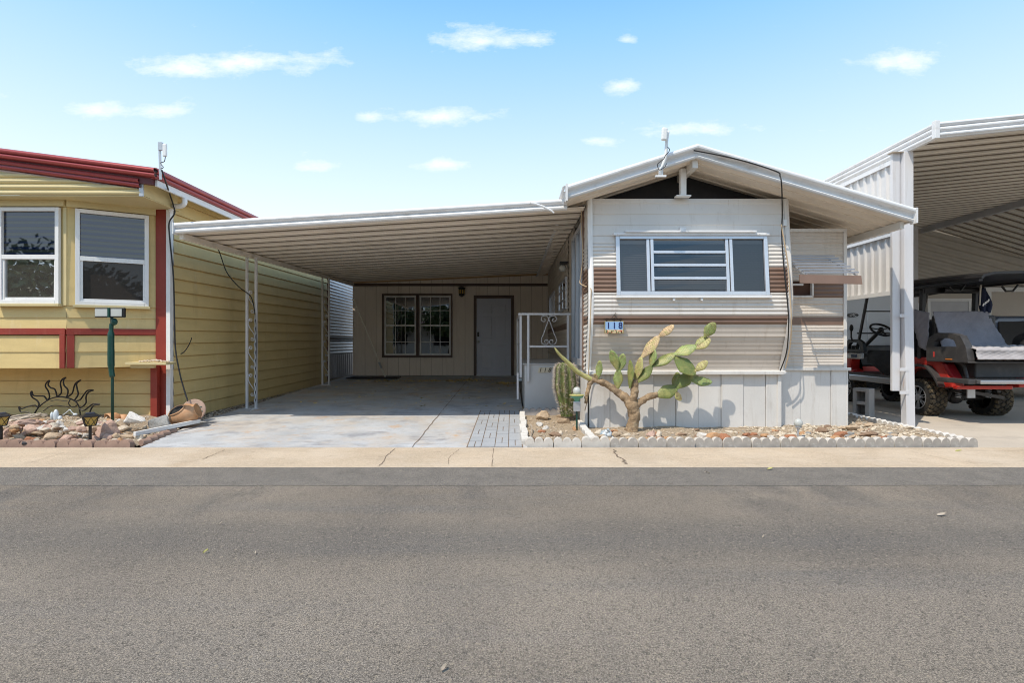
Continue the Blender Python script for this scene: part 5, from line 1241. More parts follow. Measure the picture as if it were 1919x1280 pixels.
# clay pot lying on its side, with a painted disc behind
po = thing('clay_pot', at(346, 797, 7.2), 'tan clay pot with a wide slot mouth, lying on its side by the downspout', 'pot')
c_ = at(346, 778, 7.22)
axis = Vector((.93, .15, .34)).normalized()
rot = Vector((0, 0, 1)).rotation_difference(axis).to_matrix()
prof = [(.03, -.19), (.085, -.165), (.125, -.11), (.145, -.03), (.14, .06), (.11, .13), (.085, .155), (.10, .175), (.095, .18), (.07, .16)]
body = MB().lathe(prof, c_, 22, axis)
body.build('pot_body', 'terracotta', po, smooth=True)
# slot facing up-left: dark sheet paints the shade inside the opening, with a lip
sv = Vector((-.35, -.72, .62)).normalized(); sc_ = c_ + axis * -.055
su = (axis - sv * axis.dot(sv)).normalized(); sw2 = sv.cross(su)
def prad(h):
    for (r0, h0), (r1, h1) in zip(prof, prof[1:]):
        if h0 <= h <= h1: return r0 + (r1 - r0) * (h - h0) / (h1 - h0)
    return .03
sp_ = (sv - axis * sv.dot(axis)).normalized()
def slotp(f, k):
    h = -.045 + .115 * f * math.cos(2 * math.pi * k / 22); ph = .48 * f * math.sin(2 * math.pi * k / 22)
    return c_ + axis * h + (sp_ * math.cos(ph) + sw2 * math.sin(ph)) * (prad(h) + .004)
slot = [slotp(1, k) for k in range(22)]
MB().grid([[slotp(f, k) for k in range(23)] for f in (1, .75, .5, .25, .02)]).build('slot', 'dark_room', po); MB().tube(slot, .011, 6, closed=True).build('slot_lip', 'terracotta', po, smooth=True)
dk = thing('clay_disc', at(366, 795, 7.45), 'round reddish clay plaque with green lizard, behind the lying pot', 'plaque')
dc = at(362, 770, 7.42); dax = Vector((.12, -.95, .28)).normalized()
dko = MB().lathe([(.001, -.012), (.16, -.012), (.165, 0), (.155, .008), (.001, .012)], dc, 28, dax).build('plaque', 'clay_disc', dk, smooth=False)
u_, v_ = Vector((1, .13, 0)).normalized(), Vector((-.03, .28, .96)).normalized()
def dp(a, b): return dc + dax * .014 + u_ * a + v_ * b
MB().tube(curve([dp(.04, .10), dp(.06, .06), dp(.075, .03), (dp(.085, 0)), dp(.075, -.05), dp(.09, -.09)], 5), [.006] * 5 + [.014] * 5 + [.016] * 5 + [.012] * 5 + [.006] * 5 + [.003], 6).tube([dp(.03, .05), dp(.065, .045), dp(.11, .055)], .005, 5).tube([dp(.04, -.01), dp(.08, .005), dp(.13, -.01)], .005, 5).build('lizard', 'gecko_green', dk)
p2 = thing('broken_pot', at(214, 796, 7.2), 'small broken terracotta pot lying open beneath the green pole', 'pot')
cc = at(213, 789, 7.25)
MB().lathe([(.05, .10), (.10, .06), (.125, -.02), (.135, -.05), (.125, -.05), (.09, .05), (.001, .08)], cc, 20, Vector((.5, .75, .3))).build('pot_body', 'terracotta', p2, smooth=True)
MB().lathe([(.05, .07), (.085, .04), (.10, -.02), (.09, -.02), (.001, .05)], at(232, 789, 7.2), 18, Vector((.8, .6, .2))).build('pot_shard', 'terracotta', p2, smooth=True)
# shelf board with shells against the red post
sh = thing('wall_shelf', at(290, 684, 7.4), 'short cream shelf board fixed across the foot of the red corner post', 'shelf')
MB().box(at(241, 0, 7.35).x, at(317, 0, 7.35).x, 7.28, 7.5, at(0, 684, 7.3).z, at(0, 679, 7.3).z).build('board', 'cream_trim', sh, bevel=.004)
MB().box(at(246, 0, 7.35).x, at(290, 0, 7.35).x, 7.33, 7.38, at(0, 690, 7.3).z, at(0, 684.2, 7.3).z).build('bracket', 'cream_trim', sh, bevel=.003)
mb = MB(); q = random.Random(9)
for k in range(26):
    t = k / 25; p = at(262 + 54 * t, 677.5 - 2.5 * math.sin(math.pi * t) * q.uniform(.2, 1), 7.35 + q.uniform(-.05, .05)); mb.ball(p, (q.uniform(.014, .026), .016, q.uniform(.009, .015)), 7, 5, Matrix.Rotation(q.uniform(-.6, .6), 3, 'Y'))
tag(mb.build('shell_garland', 'shell', base=at(290, 679, 7.35)), 'string of small shells and stones lying on the cream shelf', 'garland')

# ------------------------------------------------------------------ prickly pear
pp = thing('prickly_pear', at(1183, 808, 6.86), 'large prickly pear cactus with woody trunk and spreading pads', 'cactus')
CY = 6.86
def c3(x, y, dy=0): return at(x, y, CY + dy)
def limb(pts, rs, m_='cactus_bark', nm='limb', dy=None):
    P_ = [c3(x, y, (dy[i] if dy else 0)) for i, (x, y) in enumerate(pts)]; n = 9; C_ = curve(P_, n); rr = []
    for i in range(len(C_)):
        f = i / n; k = min(int(f), len(rs) - 2); rr.append((rs[k] + (rs[k + 1] - rs[k]) * (f - k)) * (1 + .10 * noise.noise(C_[i] * 14)))
    T_ = MB().tube(C_, rr, 18)
    if m_ == 'cactus_bark':
        for v in T_.v: v += Vector((noise.noise(v * 22), noise.noise(v * 22 + Vector((9, 0, 0))), noise.noise(v * 22 + Vector((0, 9, 0))))) * .016 + Vector((noise.noise(v * 60), noise.noise(v * 60 + Vector((9, 0, 0))), 0)) * .006
    return T_.build(nm, m_, pp, smooth=True)
limb([(1182, 813), (1185, 800), (1189, 780), (1186, 765), (1184, 752)], [.088, .074, .070, .078, .064], nm='trunk')
limb([(1186, 768), (1178, 752), (1166, 741), (1153, 732), (1140, 722), (1122, 714), (1108, 711)], [.066, .055, .051, .045, .045, .041, .030], dy=[0, .03, .06, .09, .11, .12, .12])
limb([(1185, 760), (1187, 745), (1189, 728), (1190, 712)], [.058, .05, .046, .04])
limb([(1190, 762), (1202, 752), (1216, 744), (1232, 740)], [.045, .04, .042, .036], dy=[0, .01, .02, .02])
limb([(1110, 712), (1098, 706), (1082, 697), (1066, 681), (1052, 668), (1045, 660), (1039.5, 652)], [.030, .034, .03, .027, .02, .018, .005], 'pad_yellow', 'green_shoot', dy=[.12, .1, .06, .0, -.05, -.08, -.1])
limb([(1110, 713), (1104, 722), (1101, 735), (1098, 748), (1098, 757)], [.028, .03, .026, .024, .012], nm='dead_limb', dy=[.12, .11, .1, .1, .1])
def pad(x0, y0, x1, y1, wpx, m_, dy0=0., dy1=0., th=.018, face=1., lab=None):
    """flat obovate pad from its base (x0,y0) to its tip (x1,y1)"""
    a, b = c3(x0, y0, dy0), c3(x1, y1, dy1); ax_ = (b - a); L = ax_.length; ax_.normalize()
    wv = ax_.cross(Vector((0, 1, 0))).normalized(); nv = wv.cross(ax_).normalized()
    wv, nv = wv * face + nv * math.sqrt(max(0, 1 - face ** 2)), nv * face - wv * math.sqrt(max(0, 1 - face ** 2))
    W_ = wpx / 1000 * CY / 2 / max(face, .45); mb = MB(); rows = []; N, Mx = 16, 14
    for i in range(N + 1):
        t = i / N; prof = (math.sin(math.pi * t ** .8) ** .5 * (.42 + .58 * min(1, t / .5)) if 0 < t < 1 else 0); w_ = W_ * max(prof, .2 if t < .08 else .01)
        tk = th * (max(prof, .02) ** .6) * (1.25 - .45 * t)
        cpt = a + ax_ * L * t + nv * .012 * math.sin(t * 3)
        rows.append([cpt + wv * w_ * math.cos(2 * math.pi * k / Mx) + nv * (tk * math.sin(2 * math.pi * k / Mx) + .007 * noise.noise(Vector((t * 6, k * .8, x0)))) for k in range(Mx)] )
    for r_ in rows: r_.append(r_[0])
    o = mb.grid(rows).build('pad', m_, pp, smooth=True)
    if lab: o['label'] = lab
    # areoles in a diagonal lattice on both faces
    ar = MB(); q = random.Random(int(x0 * 7 + y1))
    for i in range(2, 14):
        for j in (-2, -1, 0, 1, 2):
            t = i / 15; s_ = (j + (.5 if i % 2 else 0)) / 2.6; pr = math.sin(math.pi * t ** .8) ** .5 * (.42 + .58 * min(1, t / .5))
            if abs(s_) > .85: continue
            tk = th * pr ** .6 * (1.25 - .45 * t) * math.sqrt(max(0, 1 - s_ * s_))
            for sg in (-1, 1):
                p = a + ax_ * L * t + nv * .012 * math.sin(t * 3) + wv * W_ * pr * s_ + nv * sg * (tk + .001); ar.obox(p, (.006, .006, .006), Matrix.Rotation(q.random() * 3, 3, 'X'))
    ar.build('areoles', 'cactus_bark', o)
    return o
PADS = [(1190, 714, 1201, 668, 11, 'pad_yellow', 0, -.02, .5), (1202, 671, 1235, 629, 17, 'pad_dry', -.02, -.05, .7), (1234, 631, 1263, 609, 13, 'pad_dry', -.05, -.08, .7),
        (1194, 717, 1222, 685, 17, 'pad_dark', -.02, -.06, .8), (1219, 688, 1225, 652, 10, 'pad_green', -.06, -.06, .4), (1221, 687, 1266, 662, 16, 'pad_dark', -.06, -.10, .7),
        (1263, 664, 1305, 648, 19, 'pad_green', -.10, -.13, .75), (1302, 654, 1331, 634, 16, 'pad_yellow', -.13, -.16, .75), (1302, 650, 1324, 630, 13, 'pad_green', -.12, -.13, .8), (1320, 632, 1340, 604, 20, 'pad_dark', -.15, -.17, .95),
        (1263, 668, 1304, 702, 30, 'pad_dark', -.10, -.16, .95), (1302, 696, 1326, 676, 14, 'pad_yellow', -.15, -.17, .85),
        (1229, 743, 1270, 726, 26, 'pad_dark', .02, .03, .95), (1266, 734, 1277, 751, 14, 'pad_yellow', .02, .02, .9), (1264, 731, 1270, 697, 15, 'pad_dark', .04, .07, .8), (1269, 728, 1296, 698, 24, 'pad_dark', .02, .0, .95),
        (1293, 712, 1335, 716, 18, 'pad_green', .02, .0, .9), (1290, 702, 1314, 711, 13, 'pad_dark', .04, .07, .7),
        (1120, 712, 1124, 675, 13, 'pad_green', .1, .08, .9), (1119, 714, 1114, 700, 9, 'pad_yellow', .1, .1, .9), (1157, 731, 1159, 692, 18, 'pad_green', .08, .06, .95), (1158, 695, 1145, 656, 17, 'pad_green', .06, .02, .9), (1161, 696, 1168, 662, 16, 'pad_green', .06, .06, .9),
        (1180, 728, 1181, 674, 9, 'pad_dark', -.02, -.05, .4)]
for (x0, y0, x1, y1, w_, m_, d0, d1, fc) in PADS: pad(x0, y0, x1, y1, w_, m_, d0, d1, face=fc, lab={'pad_dry': 'withered straw coloured pad', 'pad_yellow': 'yellowing pad'}.get(m_))

# columnar cactus before the platform
cc_ = thing('columnar_cactus', at(1061, 779, 7.75), 'ribbed columnar cactus under a coat of grey spines, before the entry platform', 'cactus')
cb_ = Vector(at(1062, 780, 7.75)); H = .78
def col_pt(t, a): 
    r_ = (.075 + .06 * min(1, t * 1.7)) * (1 if t < .86 else max(.1, math.sqrt(max(0, 1 - ((t - .86) / .15) ** 2)))) * (1 - .06 * math.sin(t * 9))
    rr_ = r_ * (1 + .17 * math.cos(11 * a)); return cb_ + Vector((-.02 * t + rr_ * math.cos(a), rr_ * math.sin(a), H * t)), r_
rows = []
for i in range(31):
    t = i / 30; r_ = [col_pt(t, 2 * math.pi * k / 66)[0] for k in range(66)]; r_.append(r_[0]); rows.append(r_)
MB().grid(rows).build('stem', 'column_green', cc_, smooth=True)
spn = MB(); q = random.Random(4)
for k in range(11):
    a = 2 * math.pi * k / 11
    for i in range(46):
        t = .06 + .93 * (i + q.random()) / 46
        if t < .42 and q.random() < .5: continue
        p, r_ = col_pt(t, a); n = Vector((math.cos(a), math.sin(a), 0))
        for s_ in range(9):
            d = (n + Vector((q.gauss(0, .75), q.gauss(0, .75), q.gauss(-.15, .6)))).normalized() * q.uniform(.03, .07); wv = d.orthogonal().normalized() * .003
            spn.add([p - wv, p + wv, p + d], [(0, 1, 2)])
stuff(spn.build('spines', 'spines', cc_, fix=False))
# dome garden light on a stake, with outlet box
gl_ = thing('garden_light', at(1081, 816, 6.95), 'green capped dome light on a short stake with grey box, before the trailer corner', 'garden light')
gb = at(1081, 816, 6.95); gz = lambda y: at(0, y, 6.95).z
MB().tube([gb, (gb.x, gb.y, gz(770))], .012, 8).build('stake', 'pole_green', gl_)
MB().box(gb.x - .045, gb.x + .045, gb.y - .03, gb.y + .03, gz(771), gz(752)).build('outlet_box', 'galv', gl_, bevel=.006)
MB().lathe([(.03, gz(752) - gb.z), (.045, gz(747) - gb.z), (.08, gz(745) - gb.z), (.088, gz(742) - gb.z), (.07, gz(740) - gb.z)], gb, 18).build('collar', 'green_plate', gl_, smooth=False)
MB().lathe([(.096, gz(742) - gb.z - .0), (.098, gz(740.5) - gb.z), (.055, gz(739.6) - gb.z)], gb + Vector((0, 0, .004)), 18).build('rim', 'pad_yellow', gl_)
MB().lathe([(.05, gz(740) - gb.z), (.05, gz(731) - gb.z), (.04, gz(727.5) - gb.z), (.02, gz(725.6) - gb.z), (.001, gz(725) - gb.z)], gb, 18).build('dome', 'lamp_glass', gl_, smooth=True)
bl = thing('ball_stake_light', at(1494, 828, 6.28), 'silver stake light with a round glass ball among the rocks', 'garden light')
bb = at(1494, 829, 6.28)
MB().tube([bb, at(1496, 803, 6.28)], .011, 8).build('stake', 'alum', bl); MB().ball(at(1496, 793, 6.28), (.05, .045, .052), 16, 10).build('ball', 'lamp_glass', bl, smooth=True)
MB().lathe([(.02, 0), (.04, .015), (.03, .02)], at(1496, 803, 6.28), 12).build('socket', 'alum', bl)
# turtle
tt = thing('turtle_ornament', at(1135, 822, 6.45), 'pale blue glazed turtle ornament in the cactus bed', 'ornament')
tc_ = at(1136, 814, 6.45)
mb = MB().ball(tc_, (.075, .06, .058), 16, 10)
mb.build('shell', 'ceramic_blue', tt, smooth=True)
mb = MB()
for dx, dz, r_ in ((-.028, .006, .032), (.024, .004, .034), (0, .04, .028)): mb.ball(tc_ + Vector((dx, -.045, dz)), (r_, .022, r_ * .9), 10, 8)
mb.build('shell_bump', 'ceramic_pale', tt, smooth=True)
mb = MB().ball(tc_ + Vector((.012, -.05, .058)), (.022, .024, .02), 10, 8)
mb.build('head', 'ceramic_blue', tt, smooth=True)
for sx in (-1, 1): MB().ball(tc_ + Vector((sx * .075, -.03, -.035)), (.03, .026, .022), 10, 8).build('foot', 'ceramic_blue', tt, smooth=True)
# irrigation line and bits of pipe
tag(MB().tube(curve([at(1150, 826, 6.2), at(1200, 829, 6.2), at(1260, 830, 6.2), at(1310, 831, 6.22), at(1370, 831, 6.22), at(1430, 831, 6.22), at(1470, 834, 6.2)], 5), .006, 5).build('irrigation_tube', 'cable_tan', base=at(1300, 830, 6.2)), 'thin pale irrigation tube lying behind the front edging', 'tube')
tag(MB().tube([at(1258, 817, 6.55), at(1290, 819, 6.5)], .012, 8).ball(at(1293, 819, 6.5), (.02, .02, .02), 8, 6).build('pipe', 'galv', base=at(1275, 818, 6.5)), 'short grey metal pipe lying before the skirting', 'pipe')
tag(MB().tube(curve([at(1370, 822.5, 6.5), at(1400, 824, 6.4), at(1450, 823, 6.45), at(1490, 822.5, 6.5)], 5), .006, 5).build('twig', 'shell', base=at(1430, 823, 6.45)), 'long pale twig lying between the rust rocks', 'twig')
tag(MB().tube(curve([at(1604, 826, 6.3), at(1612, 818, 6.4), at(1620, 811, 6.55), at(1629, 804, 6.75)], 5), [.008] * 15 + [.005], 5).build('twig', 'rock_rust', base=at(1615, 815, 6.4)), 'reddish twig lying across the rocks left of the white post', 'twig')
tag(MB().tube(curve([at(996, 828, 6.25), at(995, 815, 6.5), at(997, 803, 6.8), at(994, 795, 7.0)], 6), [.007] * 18 + [.004], 5).build('twig', 'wood_grey', base=at(996, 812, 6.5)), 'pale twig curving along the left border of the cactus bed', 'twig')
# ------------------------------------------------------------------ tall carport on the right
tcp = thing('tall_carport', (9, 11, 0), 'tall white metal carport with ribbed gable ceiling, over the golf cart', 'carport')
LX, LY0, LY1, LZ, SLP, RDX = 5.5, 6.92, 15.6, 3.86, .10, 11.9
def tz(X): return LZ + SLP * (X - LX) if X < RDX else LZ + SLP * (RDX - LX) - .30 * (X - RDX)
ribbed_roof(tcp, (LX + .02, RDX), lambda X, Y: tz(X), LY0 + .03, LY1 + .3, .30, .085, .07, 'metal_under')
ribbed_roof(tcp, (RDX, 18), lambda X, Y: tz(X), LY0 + .03, LY1 + .3, .30, .085, .07, 'metal_under')
fpr = [(-.04, -.02), (.01, -.02)] + roll(.025, 5, -80, 80, (.012, .018)) + [(.0, .05)] + roll(.028, 5, -80, 80, (.008, .088)) + [(.0, .125)] + roll(.026, 5, -80, 110, (.01, .155))
MB().extr(fpr, (LX + .01, LY0, LZ), (RDX, LY0, tz(RDX)), (0, -1, 0)).build('fascia', 'white_metal', tcp, thick=.003)
MB().extr(fpr, (LX, LY0 + .01, LZ), (LX, LY1, LZ), (-1, 0, 0)).build('side_fascia', 'white_metal', tcp, thick=.003)
MB().box(LX - .05, LX + .012, LY0 - .05, LY0 + .012, LZ - .035, LZ + .195).build('end_cap', 'white_metal', tcp, bevel=.004)
MB().beam((RDX - .05, LY0 + .1, tz(RDX) - .08), (RDX - .05, LY1, tz(RDX) - .08), .1, .17).build('ridge_beam', 'grey_white_paint', tcp)
mb = MB().box(11.3, 11.42, 15.0, 15.12, 0, tz(11.35)); mb.box(16.5, 16.6, 7.5, 7.6, 0, 3); mb.build('post', 'post_white', tcp)
# paired front posts with straps
PY = 7.45
def ppx(x): return (x - 959.5) / 1000 * PY
p1 = MB().box(ppx(1672.5), ppx(1686.5), PY, PY + .045, at(0, 733, PY).z, LZ - .02); p1.build('post', 'post_white', tcp, bevel=.004)
p2_ = MB(); a, b = at(1698, 803, PY - .03), at(1697, 300, PY - .03)
p2_.hexa([(ppx(1693.5), PY - .06, 0), (ppx(1709.5), PY - .06, 0), (ppx(1709.5), PY + .05, 0), (ppx(1693.5), PY + .05, 0),
          (ppx(1689), PY - .06, 1.6), (ppx(1706), PY - .06, 1.6), (ppx(1706), PY + .05, 1.6), (ppx(1689), PY + .05, 1.6)])
p2_.box(ppx(1689), ppx(1706), PY - .06, PY + .05, 1.6, LZ - .02)
p2_.build('post', 'post_white', tcp, bevel=.004)['label'] = 'leaning front post reaching the ground'
for y in (692, 735, 592): z = at(0, y, PY).z; MB().box(ppx(1680), ppx(1697), PY - .066, PY - .058, z - .022, z + .022).build('strap', 'post_white', tcp)
MB().box(ppx(1668), ppx(1706), PY - .05, PY + .06, LZ - .03, LZ - .021).build('post_cap', 'wood_grey', tcp)
# left side sheeting, hung from the eave: two runs of fibre panel with girts
rows = []; Y = PY + .12; zt, zb = LZ - .05, 1.90; k = 0
prof = []
while Y < 12.5:
    for dy, dx in ((0, 0), (.085, 0), (.10, -.03), (.13, -.03), (.145, 0)): prof.append((LX + .02 + dx, Y + dy))
    Y += .16
MB().grid([[(x, y, zt) for x, y in prof], [(x, y, 2.9) for x, y in prof], [(x, y, zb) for x, y in prof]]).build('side_panel', 'fibre_panel', tcp, fix=False, thick=.003)
mb = MB().box(LX - .04, LX - .012, PY + .11, 12.5, 2.80, 2.88).box(LX - .04, LX - .012, PY + .11, 12.5, 2.72, 2.765).box(LX - .035, LX - .012, PY + .11, 12.5, 1.87, 1.93)
mb.build('girt', 'white_metal', tcp)
MB().box(LX - .03, LX - .014, PY + .12, 12.5, LZ - .10, LZ - .035).build('eave_rail', 'white_metal', tcp)

mat('upper_metal', (.50, .47, .42), .6, var=.06)
# neighbour's wall and lower things at the back of the drive
nh = thing('siding_house', (12, 15, 0), 'beige sided house wall with a panel door, shaded deep inside the tall carport', 'house')
mb = lap_sheet((8.0, 15.3, 0), (1, 0, 0), 12, 0, 2.75, .2, (0, -1, 0), .015); mb.build('wall', 'neighbour_wall', nh, fix=False)
rows = []
for i in range(125):
    zz_ = 7.0 - i * .055; o = .05 if i % 4 in (1, 2) else 0; x0_ = 6.0
    while zz_ + .6 - .25 * (x0_ - 7.6) > tz(x0_) - .03 and x0_ < 19: x0_ += .05
    rows.append([(x0_, 15.42 - o, zz_ + .6 - .25 * (x0_ - 7.6)), (20, 15.42 - o, zz_ + .6 - .25 * 12.4)])
MB().grid(rows).build('upper_wall', 'upper_metal', nh, fix=False)
MB().box(8, 20, 15.24, 15.30, 2.62, 2.75).build('eave_trim', 'white_paint', nh)
d = MB().box(11.95, 13.05, 15.25, 15.30, .1, 2.35); do_ = d.build('door', 'grey_white_paint', nh, bevel=.01)
MB().box(11.87, 11.95, 15.23, 15.31, .1, 2.43).box(13.05, 13.13, 15.23, 15.31, .1, 2.43).box(11.95, 13.05, 15.23, 15.31, 2.35, 2.43).build('door_frame', 'white_paint', nh)
MB().box(13.55, 13.66, 15.2, 15.30, 0, 2.62).box(10.55, 10.66, 15.2, 15.3, 0, 2.62).build('trim', 'white_paint', nh)
MB().box(10.75, 11.7, 15.24, 15.3, 1.5, 2.3).build('window', 'white_paint', nh, bevel=.01)
wa = thing('wall_art', at(1667, 590, 14.9), 'black metal branch ornament on the beige wall left of the white post', 'wall art')
mb = MB()
for pts in ([(1655, 581), (1662, 583), (1668, 590), (1660, 596)], [(1656, 588), (1664, 590), (1670, 585), (1668, 578)], [(1668, 590), (1674, 584), (1677, 594)], [(1662, 600), (1668, 606), (1676, 602), (1672, 612)], [(1658, 606), (1664, 612), (1672, 616)]):
    mb.tube(curve([at(x, y, 15.0) for x, y in pts], 4), .018, 5)
mb.build('branch', 'iron', wa)

# white cargo van body
vn = thing('cargo_trailer', (9, 13.4, 0), 'white box trailer with a dark oval badge on its flank, behind the golf cart', 'trailer')
vm = MB().box(7.4, 9.55, 13.2, 14.9, .45, 2.55); vb = vm.build('box_body', 'van_white', vn, bevel=.08)
mb = MB()
for z in (1.52, 1.12): mb.box(7.44, 9.5, 13.185, 13.198, z - .008, z + .008)
mb.box(8.78, 8.80, 13.186, 13.199, .55, 2.45); mb.build('seam', 'galv', vn)
bc = at(1598, 590.5, 13.17)
mb = MB().lathe([(.14, 0), (.14, .012)], (0, 0, 0), 24, (0, -1, 0))
for v in mb.v: v.z *= .36; v += bc
bo = mb.build('badge', 'black', vn); letters('LMC', 'white_paint', bo, (bc.x, bc.y - .014, bc.z), .085, .002, name='badge_letters')
for x in (7.9, 9.1): MB().lathe([(.001, -.1), (.18, -.1), (.3, -.08), (.32, 0), (.3, .08), (.18, .1), (.001, .1)], (x, 13.5, .32), 20, (0, 1, 0)).build('wheel', 'tyre', vn)
MB().box(8.2, 9.4, 13.3, 14.8, .3, .45).build('chassis', 'black', vn)

# cinder block
cbk = MB(); a = at(1612, 780, 8.35); hx, hz, dy = .27, .46, .23
cxm = a.x + .01
fr_ = MB()
t_ = .05
fr_.box(0, t_, 0, dy, 0, hz).box(hx - t_ - .04, hx - .04, 0, dy, 0, hz).box(t_, hx - .04 - t_, 0, dy, 0, t_).box(t_, hx - .04 - t_, 0, dy, hz - t_, hz).box(t_, hx - .04 - t_, 0, dy, hz / 2 - t_ / 2, hz / 2 + t_ / 2)
fr_.box(t_, hx - .04 - t_, dy - .03, dy - .005, t_, hz - t_)
for v in fr_.v: v += Vector((a.x, 8.35, -.002))
o = fr_.build('concrete_block', 'concrete_block', base=(a.x + .13, 8.45, 0), bevel=.006); o.rotation_euler = (0, 0, R(-52))
tag(o, 'grey hollow concrete block standing on end beside the skirting', 'concrete block')

# ------------------------------------------------------------------ golf cart, tail towards the road
gc = thing('golf_cart', (7.3, 9.4, 0), 'red and black lifted golf cart with quilted seat covers and black roof', 'golf cart')
def wheel(X0, X1, Y, zc, r, side, nm='wheel'):
    """side -1: hub face looks to -X"""
    w_ = X1 - X0; xf = X0 if side < 0 else X1
    ty = MB().lathe([(r * .60, 0), (r * .64, -.002), (r * .86, .012), (r * .95, .035), (r * .965, .06), (r * .965, w_ - .06), (r * .95, w_ - .035), (r * .86, w_ - .012), (r * .60, w_)], (X0, Y, zc), 36, (1, 0, 0), caps=False)
    root = ty.build(nm, 'tyre', gc, smooth=False)
    tr_ = MB(); N = 22
    for k in range(N):
        for j, (xa, sk) in enumerate(((.18, .10), (.42, -.10), (.66, .10), (.88, -.10))):
            a = 2 * math.pi * (k + (.5 if j % 2 else 0)) / N
            M_ = Matrix.Rotation(a, 3, 'X') @ Matrix.Rotation(sk * 5, 3, 'Z')
            c_ = Vector((X0 + w_ * xa - .01, Y, zc)) + Matrix.Rotation(a, 3, 'X') @ Vector((0, 0, r * (.975 if 0 < j < 3 else .955)))
            tr_.obox(c_, (w_ * .20, 2 * math.pi * r / N * .62, r * .06), M_)
        a = 2 * math.pi * k / N
        for xs_ in (X0 + .010, X1 - .010): tr_.obox(Vector((xs_, Y, zc)) + Matrix.Rotation(a, 3, 'X') @ Vector((0, 0, r * .90)), (.02, .045, r * .10), Matrix.Rotation(a, 3, 'X'))
    tr_.build('tread', 'tread', root)
    s_ = -1 if side < 0 else 1
    rm = MB().lathe([(r * .60, 0), (r * .615, .012), (r * .57, .014), (r * .53, -.02)], (xf - s_ * .004, Y, zc), 32, (s_, 0, 0), caps=False)
    xh = xf - s_ * .03
    for k in range(7):
        a = 2 * math.pi * k / 7 + .2
        for da in (-.16, .16):
            p0 = Vector((xh + s_ * .012, Y + r * .13 * math.cos(a), zc + r * .13 * math.sin(a))); p1_ = Vector((xh + s_ * .02, Y + r * .34 * math.cos(a + da * 1.1), zc + r * .34 * math.sin(a + da * 1.1))); p2__ = Vector((xh + s_ * .022, Y + r * .565 * math.cos(a + da * .7), zc + r * .565 * math.sin(a + da * .7)))
            rm.beam(p0, p1_, .016, .012, (1, 0, 0)); rm.beam(p1_, p2__, .014, .012, (1, 0, 0))
    rm.lathe([(.055, -.02), (.055, .03), (.04, .04), (.001, .042)], (xh, Y, zc), 16, (s_, 0, 0))
    rm.build('rim', 'rim_face', root)
    MB().lathe([(r * .56, 0), (.001, .0)], (xh - s_ * .05, Y, zc), 24, (s_, 0, 0)).build('brake_drum', 'black', root)
    return root
wheel(6.64, 6.90, 8.74, .287, .31, -1); wheel(7.67, 7.95, 8.74, .287, .31, 1); wheel(6.72, 6.96, 10.75, .287, .31, -1); wheel(7.6, 7.86, 10.75, .287, .31, 1)
GX0, GX1 = 6.68, 7.90
# rear body tub with flared arches
def prof_x(pts, x0, x1): return MB().prism([Vector((x0, y, z)) for y, z in pts], (x1 - x0, 0, 0))
tub = [(9.45, .62), (9.45, .93), (8.55, .95), (8.32, .91), (8.12, .60), (8.10, .50), (8.30, .48), (8.36, .58), (8.50, .72), (8.74, .77), (9.02, .70), (9.16, .55)]
for (xa, xb) in ((GX0, GX0 + .2), (GX1 - .2, GX1)): prof_x(tub, xa, xb).build('rear_fender', 'cart_red', gc, bevel=.02)
MB().box(GX0 + .2, GX1 - .2, 8.16, 9.4, .60, .90).build('rear_tub', 'cart_plastic', gc)
MB().box(GX0 + .02, GX1 - .35, 8.04, 8.12, .475, .535).build('rear_bumper', 'cart_red', gc, bevel=.015)
arch = [(9.22, .52), (9.12, .66), (8.98, .76), (8.74, .82), (8.50, .80), (8.36, .68), (8.27, .56), (8.24, .50)]
for xa, xb in ((GX0 - .10, GX0 + .02), (GX1 - .02, GX1 + .10)):
    rows = [[(xa, y, z), (xb, y, z)] for y, z in arch]; MB().grid(rows).build('fender_flare', 'cart_plastic', gc, thick=.03)
MB().hexa([(6.70, 8.095, .66), (6.86, 8.10, .62), (6.86, 8.2, .62), (6.70, 8.2, .66), (6.68, 8.22, .86), (6.82, 8.22, .86), (6.82, 8.3, .86), (6.68, 8.3, .86)]).build('tail_light', 'tail_red', gc, bevel=.012)
MB().hexa([(7.72, 8.10, .62), (7.88, 8.095, .66), (7.88, 8.2, .66), (7.72, 8.2, .62), (7.76, 8.22, .86), (7.9, 8.22, .86), (7.9, 8.3, .86), (7.76, 8.3, .86)]).build('tail_light', 'tail_red', gc, bevel=.012)
# undercarriage
mb = MB().tube([(6.9, 8.74, .287), (7.7, 8.74, .287)], .05, 10).ball((7.25, 8.74, .29), (.12, .12, .11), 12, 8)
for x in (6.98, 7.58): mb.beam((x, 8.3, .42), (x, 9.3, .36), .06, .03).tube([(x + .06, 8.62, .30), (x + .06, 8.5, .56)], .03, 8)
mb.box(6.9, 7.7, 8.3, 10.9, .46, .52); mb.beam((7.0, 8.25, .43), (7.6, 8.25, .33), .03, .05); mb.build('undercarriage', 'cart_plastic', gc)
for x in (7.04, 7.52):
    MB().tube([(x + .035 * math.cos(k * .6), 8.42 + .035 * math.sin(k * .6), .31 + k * .0032) for k in range(74)], .008, 5).build('spring', 'galv', gc)
MB().box(7.0, 7.12, 8.2, 8.22, .33, .47).build('plate', 'galv', gc)
